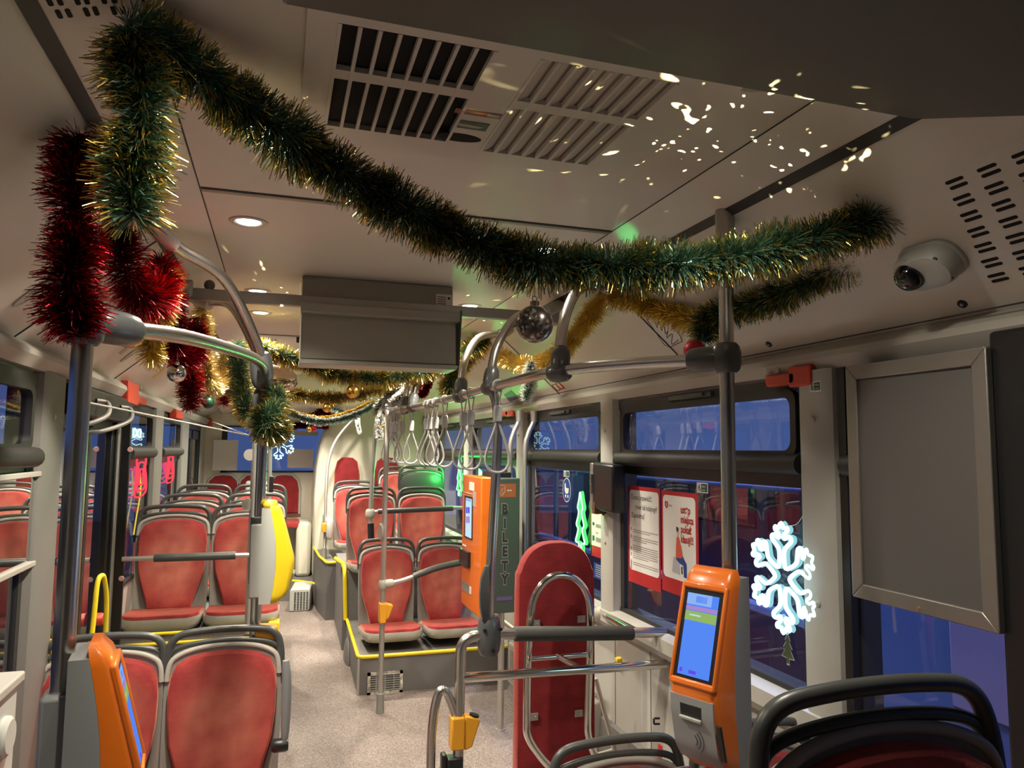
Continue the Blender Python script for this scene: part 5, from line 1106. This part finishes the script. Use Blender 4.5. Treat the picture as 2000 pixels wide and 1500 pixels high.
#%%PART6
# ------------------------------------------------------------------ tinsel garlands
def tinsel(label, pts, r, n_m, mats, tip=.35, spark=.0, width=.0017, group='tinsel garlands', seed=0, tipfrac=1.0, jitter=.35, name='tinsel_garland'):
    """pts: 3D control points; mats = (blade, tip, spark)"""
    g = np.random.default_rng(seed+11)
    P = smooth(pts, 10); A = np.array([tuple(p) for p in P]); seg = np.linalg.norm(np.diff(A, axis=0), axis=1); cum = np.concatenate([[0], np.cumsum(seg)]); Ln = cum[-1]
    n = int(n_m*Ln); s = g.uniform(0, Ln, n)
    base = np.stack([np.interp(s, cum, A[:, k]) for k in range(3)], 1)
    ahead = np.stack([np.interp(np.minimum(s+.01, Ln), cum, A[:, k]) for k in range(3)], 1); back = np.stack([np.interp(np.maximum(s-.01, 0), cum, A[:, k]) for k in range(3)], 1)
    T = ahead-back; T /= np.linalg.norm(T, axis=1)[:, None]+1e-9
    D = g.normal(size=(n, 3)); D -= (D*T).sum(1)[:, None]*T; D /= np.linalg.norm(D, axis=1)[:, None]
    # tufts: blades lean together along the strand
    lean = np.sin(s/Ln*Ln*38+seed)*.28+g.normal(size=n)*jitter
    D = D+T*lean[:, None]; D /= np.linalg.norm(D, axis=1)[:, None]
    rl = 1.2*r*(1+.10*np.sin(s*21+seed)+.08*np.sin(s*53+2*seed))*g.uniform(.72, 1.10, n)
    endf = np.clip(np.minimum(s, Ln-s)/(r*.8), 0, 1); rl = rl*(.55+.45*np.sqrt(endf))
    droop = np.zeros((n, 3)); droop[:, 2] = -.10*rl
    W = np.cross(D, g.normal(size=(n, 3))); W /= np.linalg.norm(W, axis=1)[:, None]; W *= width*.6*g.uniform(.7, 1.3, n)[:, None]
    b0 = base+D*.004; m = base+D*(rl*(1-tip))[:, None]+droop*.4; e = base+D*rl[:, None]+droop
    V = np.stack([b0-W*.8, b0+W*.8, m+W, m-W, e+W*.7, e-W*.7], 1).reshape(-1, 3)
    idx = np.arange(n)*6
    F_ = np.concatenate([np.stack([idx, idx+1, idx+2, idx+3], 1), np.stack([idx+3, idx+2, idx+4, idx+5], 1)]).tolist()
    tipm = np.where(g.random(n) < tipfrac, 1, 0); tipm = np.where(g.random(n) < spark, 2, tipm)
    mi = np.concatenate([np.zeros(n, int), tipm])
    mb = MB(); mb.tube(P, .005, 6)
    core_n = len(mb.v); cv = np.array([tuple(v) for v in mb.v]); cf = mb.f
    allv = np.concatenate([cv, V]); F_ = [tuple(f) for f in cf]+[tuple(i+core_n for i in f) for f in F_]
    org = A[0]; allv = allv-org
    me = bpy.data.meshes.new(name); me.from_pydata(allv.tolist(), [], F_)
    for m_ in mats: me.materials.append(m_)
    me.polygons.foreach_set('material_index', [0]*len(cf)+mi.tolist()); me.update()
    o = bpy.data.objects.new(name, me); COL.objects.link(o); o.location = org
    o['label'] = label; o['category'] = 'tinsel'; o['group'] = group
    return o
def px3(lst): return [at(a, b, y=c) for a, b, c in lst]
GG = (T_GREEN, T_GOLD, T_RED); GO = (T_GOLD, T_GOLD, T_PALEGOLD); RD = (T_DKRED, T_RED, T_RED); FR = (T_GREEN, T_FROST, T_FROST); SV = (T_GREEN, T_SILVER, T_FROST); PG = (T_DKGOLD, T_PALEGOLD, T_PALEGOLD)
tinsel('big green gold tipped tinsel sagging across the front from left hook to right coving', px3([(245, 48, 1.27), (300, 82, 1.30), (400, 148, 1.37), (500, 222, 1.44), (600, 292, 1.50), (700, 355, 1.55), (800, 412, 1.58), (900, 462, 1.60), (1000, 500, 1.60), (1080, 517, 1.59), (1160, 518, 1.57), (1300, 517, 1.52), (1420, 503, 1.48), (1540, 480, 1.44), (1660, 443, 1.40), (1760, 395, 1.37), (1822, 358, 1.35)]),
       .057, 11000, GG, tip=.26, spark=.012, tipfrac=.6, seed=1)
tinsel('dark green gold tipped tinsel hanging straight down below the left ceiling hook', px3([(248, 60, 1.275), (268, 140, 1.30), (282, 210, 1.32), (268, 290, 1.33), (252, 350, 1.34), (258, 400, 1.34), (262, 425, 1.34)]), .060, 11000, GG, tip=.28, spark=.01, tipfrac=.75, seed=2)
tinsel('second green tinsel strand running below the big one to the red bauble on the right', px3([(1822, 378, 1.40), (1760, 440, 1.46), (1690, 492, 1.54), (1610, 535, 1.66), (1530, 572, 1.82), (1450, 600, 2.0), (1400, 615, 2.10), (1372, 628, 2.14)]), .050, 9000, GG, tip=.3, spark=.006, tipfrac=.55, seed=3)
tinsel('dark green tinsel tuft hanging over the red bauble', px3([(1400, 600, 2.12), (1384, 620, 2.14), (1376, 648, 2.14), (1374, 668, 2.14)]), .055, 9000, GG, tip=.3, spark=0, tipfrac=.5, seed=31)
tinsel('gold tinsel draped along the right coving from the red bauble to the ceiling rail', px3([(1388, 632, 2.18), (1340, 620, 2.3), (1280, 600, 2.45), (1225, 582, 2.55), (1190, 572, 2.62)]), .046, 8500, GO, tip=.5, spark=.2, seed=4)
tinsel('gold tinsel swag behind the hoop tubes on the right coving', px3([(1180, 572, 2.72), (1150, 620, 2.85), (1115, 665, 3.05), (1075, 700, 3.3), (1035, 713, 3.6), (1000, 705, 3.9), (972, 690, 4.1)]), .045, 7000, GO, tip=.5, spark=.25, seed=5)
tinsel('white frosted green tinsel tail hanging behind the right rail', px3([(1038, 706, 3.35), (1036, 730, 3.34), (1032, 760, 3.33), (1027, 782, 3.32)]), .036, 7500, FR, tip=.45, seed=6)
tinsel('thick dark red tinsel wound down the left tinsel pole', px3([(158, 262, 1.66), (150, 330, 1.65), (140, 400, 1.64), (150, 460, 1.65), (136, 520, 1.64), (140, 580, 1.65), (146, 625, 1.64), (152, 658, 1.64)]), .056, 10000, RD, tip=.3, seed=7)
tinsel('dark red tinsel swag hanging behind the left pole', px3([(225, 440, 2.25), (238, 500, 2.25), (258, 555, 2.28), (285, 585, 2.34), (306, 575, 2.42), (318, 540, 2.48), (312, 505, 2.5)]), .064, 8000, RD, tip=.3, seed=8)
tinsel('olive gold tinsel strand between the two red swags on the left', px3([(322, 520, 2.60), (330, 560, 2.65), (312, 610, 2.75), (298, 650, 2.85), (295, 685, 2.9), (305, 704, 2.95)]), .05, 7000, GO, tip=.4, spark=.1, seed=9)
tinsel('dark red tinsel swag under the left hoop tube beside the silver bauble', px3([(340, 570, 2.9), (335, 620, 3.0), (338, 670, 3.1), (352, 700, 3.2), (372, 690, 3.3), (385, 655, 3.4), (378, 620, 3.4)]), .056, 7500, RD, tip=.35, seed=10)
tinsel('bright red tinsel tail hanging straight down left of the green bauble', px3([(368, 690, 3.6), (371, 730, 3.6), (373, 770, 3.6), (372, 798, 3.6)]), .053, 9000, (T_RED, T_RED, T_DKRED), tip=.35, seed=11)
tinsel('pale gold tinsel U shaped swag above the green bauble', px3([(392, 600, 3.6), (397, 650, 3.7), (400, 700, 3.75), (410, 745, 3.8), (424, 752, 3.9), (434, 720, 4.0), (437, 690, 4.0)]), .048, 7500, PG, tip=.5, spark=.3, seed=12)
tinsel('green gold tipped tinsel strand hanging beside the main aisle pole', px3([(462, 670, 3.6), (466, 720, 3.55), (474, 770, 3.5), (486, 812, 3.45)]), .058, 8000, GG, tip=.3, tipfrac=.6, seed=13)
tinsel('yellow gold tinsel tail low beside the main aisle pole', px3([(468, 770, 4.0), (475, 800, 4.0), (484, 828, 4.0)]), .045, 8000, GO, tip=.5, spark=.4, seed=14)
tinsel('short red tinsel tail left of the main aisle pole', px3([(452, 690, 4.2), (447, 740, 4.2), (441, 775, 4.2), (436, 790, 4.2)]), .05, 7000, (T_RED, T_RED, T_DKRED), tip=.3, seed=15)
tinsel('spiky dark green tinsel knot tied round the main aisle pole', px3([(535, 762, 3.06), (540, 790, 3.04), (525, 812, 2.98), (512, 826, 2.97), (524, 834, 2.98), (545, 838, 3.06), (553, 848, 3.08)]), .058, 11000, GG, tip=.25, tipfrac=.7, width=.0024, jitter=.5, seed=16)
tinsel('green gold tinsel garland crossing behind the hanging monitor', px3([(492, 668, 4.2), (530, 685, 4.25), (580, 704, 4.3), (640, 725, 4.35), (690, 736, 4.4), (750, 738, 4.4), (810, 730, 4.4), (860, 712, 4.4), (900, 690, 4.35), (945, 668, 4.3)]), .056, 7000, GG, tip=.4, tipfrac=.9, width=.0024, seed=17)
tinsel('bright gold and green tinsel garland farther back above the rear seats', px3([(545, 762, 5.6), (575, 768, 5.65), (620, 775, 5.7), (660, 776, 5.7), (700, 770, 5.7), (740, 758, 5.7), (780, 745, 5.6), (815, 730, 5.5)]), .052, 6000, (T_DKGOLD, T_GOLD, T_GREEN), tip=.5, spark=.2, width=.003, seed=18)
tinsel('dark green and gold tinsel bunch hanging from the right rail end of the ceiling', px3([(950, 662, 4.35), (925, 682, 4.4), (905, 705, 4.45), (888, 730, 4.5), (878, 752, 4.5), (878, 772, 4.5)]), .07, 8000, GG, tip=.4, tipfrac=.9, width=.0026, jitter=.5, seed=19)
tinsel('grey shaggy tinsel strand running along the rear right coving', px3([(845, 722, 5.0), (815, 742, 5.3), (790, 757, 5.6), (765, 772, 5.9), (748, 790, 6.1), (740, 805, 6.2)]), .06, 6500, (T_GREY, T_GREY, T_FROST), tip=.4, spark=.3, width=.003, jitter=.5, seed=20)
tinsel('white frosted green tinsel strand hanging at the rear right pole', px3([(806, 748, 5.35), (785, 773, 5.25), (768, 790, 5.3), (772, 812, 5.3), (768, 835, 5.3), (767, 862, 5.3)]), .042, 8500, FR, tip=.5, width=.0028, seed=21)
tinsel('white frosted tinsel tail beside the bent rear pole', px3([(758, 778, 5.9), (750, 797, 5.85), (745, 815, 5.75), (740, 838, 5.75), (743, 858, 5.75)]), .032, 8500, FR, tip=.5, width=.0028, seed=22)
tinsel('small dark tinsel tail hanging before the cream engine tower', px3([(700, 802, 7.9), (698, 814, 7.8), (699, 828, 7.6), (703, 846, 7.6)]), .022, 8000, FR, tip=.4, width=.003, seed=23)
tinsel('silver green tinsel garland sagging before the rear window', px3([(540, 795, 6.9), (570, 808, 7.0), (605, 820, 7.0), (640, 823, 7.0), (680, 815, 7.0), (710, 803, 7.0), (735, 788, 7.0)]), .035, 8000, SV, tip=.5, width=.003, seed=24)
tinsel('thin gold tinsel garland just above the silver one at the rear', px3([(540, 795, 6.92), (590, 811, 7.05), (620, 817, 7.15), (655, 814, 7.15), (690, 803, 7.15), (722, 789, 7.05), (735, 787, 7.0)]), .026, 7000, GO, tip=.5, width=.003, seed=25)
tinsel('red tinsel strand slanting down on the rear ceiling', px3([(640, 788, 8.2), (628, 802, 8.2), (612, 812, 8.2), (600, 818, 8.2)]), .045, 6000, (T_RED, T_RED, T_DKRED), tip=.4, width=.0035, seed=26)
tinsel('red tinsel piece at the top left of the rear window', px3([(560, 832, 8.94), (575, 832, 8.94), (595, 828, 8.94), (608, 827, 8.94)]), .045, 7000, (T_RED, T_RED, T_DKRED), tip=.4, width=.0035, seed=27)
tinsel('red tinsel tail at the top right corner of the rear window', px3([(637, 800, 8.2), (640, 812, 8.2), (636, 828, 8.2), (633, 838, 8.2)]), .04, 7000, (T_RED, T_RED, T_DKRED), tip=.4, width=.0035, seed=28)
tinsel('silver tinsel tuft at the rear ceiling right of the small gold bauble', px3([(648, 795, 7.8), (660, 800, 7.8), (672, 806, 7.8)]), .05, 6000, SV, tip=.6, width=.0035, seed=29)
tinsel('dark red tinsel strand seen between the two rear right hoop tubes', px3([(842, 742, 4.9), (830, 760, 4.95), (820, 775, 5.0)]), .03, 7000, RD, tip=.4, width=.003, seed=30)

# ------------------------------------------------------------------ baubles
def glitter():
    m, N, L, b = newmat('glitter_bauble_skin'); tc = N.new('ShaderNodeTexCoord'); v = N.new('ShaderNodeTexVoronoi'); v.inputs['Scale'].default_value = 130
    r = N.new('ShaderNodeValToRGB'); r.color_ramp.elements[0].color = (.10, .08, .075, 1); r.color_ramp.elements[1].color = (.85, .78, .68, 1); r.color_ramp.elements[0].position = .55
    L.new(tc.outputs['Object'], v.inputs['Vector']); L.new(v.outputs['Color'], r.inputs['Fac']); L.new(r.outputs['Color'], b.inputs['Base Color'])
    bp = N.new('ShaderNodeBump'); bp.inputs['Strength'].default_value = 1; bp.inputs['Distance'].default_value = .004; L.new(v.outputs['Color'], bp.inputs['Height']); L.new(bp.outputs['Normal'], b.inputs['Normal'])
    b.inputs['Metallic'].default_value = .75; b.inputs['Roughness'].default_value = .25; return m
B_RED = mat('matt_red_bauble', (.40, .012, .02), .45, .3); B_GOLD = mat('gold_bauble', (.80, .50, .10), .22, 1); B_SIL = mat('silver_bauble', (.82, .80, .78), .06, 1); B_GRN = mat('matt_green_bauble', (.01, .065, .03), .42, .2); CAPM = mat('bauble_cap', (.45, .35, .28), .3, 1)
def bauble(label, px, py, y, rpx, m, ribs=0, cord=.03):
    c = at(px, py, y=y); dep = (c-Vector((0, 0, HC))).dot(fw); r = rpx*dep/F
    t = thing('bauble', label, 'bauble', c, 'hanging baubles')
    b = MB().ball(c, r, 36)
    if ribs:
        for i, v in enumerate(b.v):
            d = v-c; a = math.atan2(d.y, d.x); b.v[i] = c+Vector((d.x*(1+.05*abs(sin(a*ribs/2))), d.y*(1+.05*abs(sin(a*ribs/2))), d.z*.92))
    build('ball', b, m, t)
    build('cap', MB().lathe(c+Vector((0, 0, r*.93)), (0, 0, 1), [(r*.24, 0), (r*.25, r*.05), (r*.25, r*.26), (r*.18, r*.30)], 16), CAPM, t)
    build('hanger', MB().tube([c+Vector((r*.13*cos(a), 0, r*1.36+r*.13*sin(a))) for a in [2*pi*i/14 for i in range(14)]], r*.025, 6, closed=True).cyl(c+Vector((0, 0, r*1.45)), c+Vector((0, 0, r*1.45+cord)), r*.015+.0004, 6), CAPM, t)
bauble('large glittering silver grey bauble hanging from the big green tinsel', 1044, 633, 1.62, 37, glitter(), cord=.07)
bauble('matt red bauble below the green tuft next to the right pole joint', 1356, 684, 2.12, 21, B_RED)
bauble('ribbed gold bauble behind the left curved rail', 252, 656, 2.28, 26, B_GOLD, ribs=14)
bauble('mirror silver bauble beside the bright red tail', 345, 729, 3.05, 18, B_SIL)
bauble('matt dark green bauble under the pale gold swag', 406, 786, 3.8, 12, B_GRN, cord=.06)
bauble('plain gold bauble under the green garland behind the monitor', 689, 765, 4.35, 13, B_GOLD, cord=.05)
bauble('gold bauble under the bright gold garland', 639, 796, 5.7, 9.5, B_GOLD, cord=.06)
bauble('tiny gold bauble at the middle of the rear window top', 604, 838, 6.98, 6, B_GOLD, cord=.17)
bauble('tiny red bauble at the middle of the rear window top', 613, 837, 6.98, 5.5, mat('shiny_red_bauble', (.6, .01, .02), .1, .8), cord=.17)
bauble('small silver bauble beside the yellow gold tinsel tail', 474, 815, 4.1, 6.5, B_SIL)
bauble('small dark green bauble under the yellow gold tinsel tail', 482, 831, 4.1, 5.5, B_GRN)
bauble('tiny amber bauble beside the frosted tail of the bent rear pole', 749, 832, 5.6, 4, B_GOLD, cord=.12)

# ------------------------------------------------------------------ outside the windows
NAVY = mat('navy_bus_paint', (.20, .25, .50), .25, coat=.5); DUSK = mat('plum_panel', (.055, .03, .06), .4)
t = thing('parked_bus', 'dark blue bus parked alongside, seen through the right windows', 'bus', (4.4, 8.0, -.36))
build('body', MB().box((3.1, 3.7, -.1), (5.5, 13.0, .62)).box((3.1, 3.7, 1.36), (5.5, 13.0, 1.46)).prism([(3.1, 1.46), (3.1, 1.52), (3.35, 1.58), (5.5, 1.58), (5.5, 1.46)], lambda x, z: (x, 3.7, z), lambda x, z: (x, 13, z)).box((3.4, 3.75, .62), (5.5, 12.9, 1.38)), NAVY, t, bevel=.04)
build('side_panel', MB().box((3.085, 3.8, .05), (3.1, 12.9, .56)), DUSK, t, bevel=.01)
for k in range(6): build('window_post', MB().box((3.1, 3.7+k*1.7, .62), (3.2, 3.85+k*1.7, 1.38)), BLACK, t)
for k in range(5): build('window_pane', MB().box((3.12, 3.85+k*1.7, .62), (3.13, 5.4+k*1.7, 1.38)), DGLASS, t)
for yy in (5.2, 10.9): build('wheel', MB().lathe((3.12, yy, .14), (1, 0, 0), [(.46, 0), (.5, .05), (.5, .28), (.4, .3)], 28), BLACK, t)
t = thing('parked_car', 'blue and pale violet van front seen below the blank notice panel', 'car', (3.4, 2.2, -.36))
build('body', MB().prism([(p.x, p.y) for p in smooth([(.2, .0, 0), (.2, .95, 0), (.5, 1.25, 0), (1.1, 1.38, 0), (1.9, 1.32, 0), (2.25, .95, 0), (2.3, .4, 0), (2.25, 0, 0)], 5)], lambda y, z: (2.9, y+1.15, z), lambda y, z: (4.6, y+1.15, z)), mat('blue_car_paint', (.13, .20, .44), .25, coat=.6), t, bevel=.08, seg=4)
build('side_stripe', MB().box((2.89, 1.6, .50), (2.91, 2.62, 1.02)), mat('violet_panel', (.38, .31, .50), .4), t, bevel=.03)
build('bumper', MB().box((2.87, 1.3, -.1), (2.95, 3.4, .15)), BLACK, t, bevel=.03)
l = bpy.data.lights.new('yard_fill', 'POINT'); l.energy = 330; l.color = (.75, .70, 1); l.shadow_soft_size = .3  # added light without a fitting, brightens the van outside
o = bpy.data.objects.new('yard_fill', l); COL.objects.link(o); o.location = (2.3, -1.2, 3.6)
l = bpy.data.lights.new('yard_fill', 'POINT'); l.energy = 560; l.color = (.45, .58, 1); l.shadow_soft_size = .3  # added bluish light without a fitting, brightens the side of the parked bus
o = bpy.data.objects.new('yard_fill', l); COL.objects.link(o); o.location = (2.1, 4.8, 3.6)
t = thing('depot_wall', 'dark wall of the depot beyond the door', 'building', (-6, 6, -.36))
build('wall_face', MB().box((-6.3, -6, -.36), (-6, 20, 1.35)), mat('depot_plaster', (.10, .11, .15), .7), t)
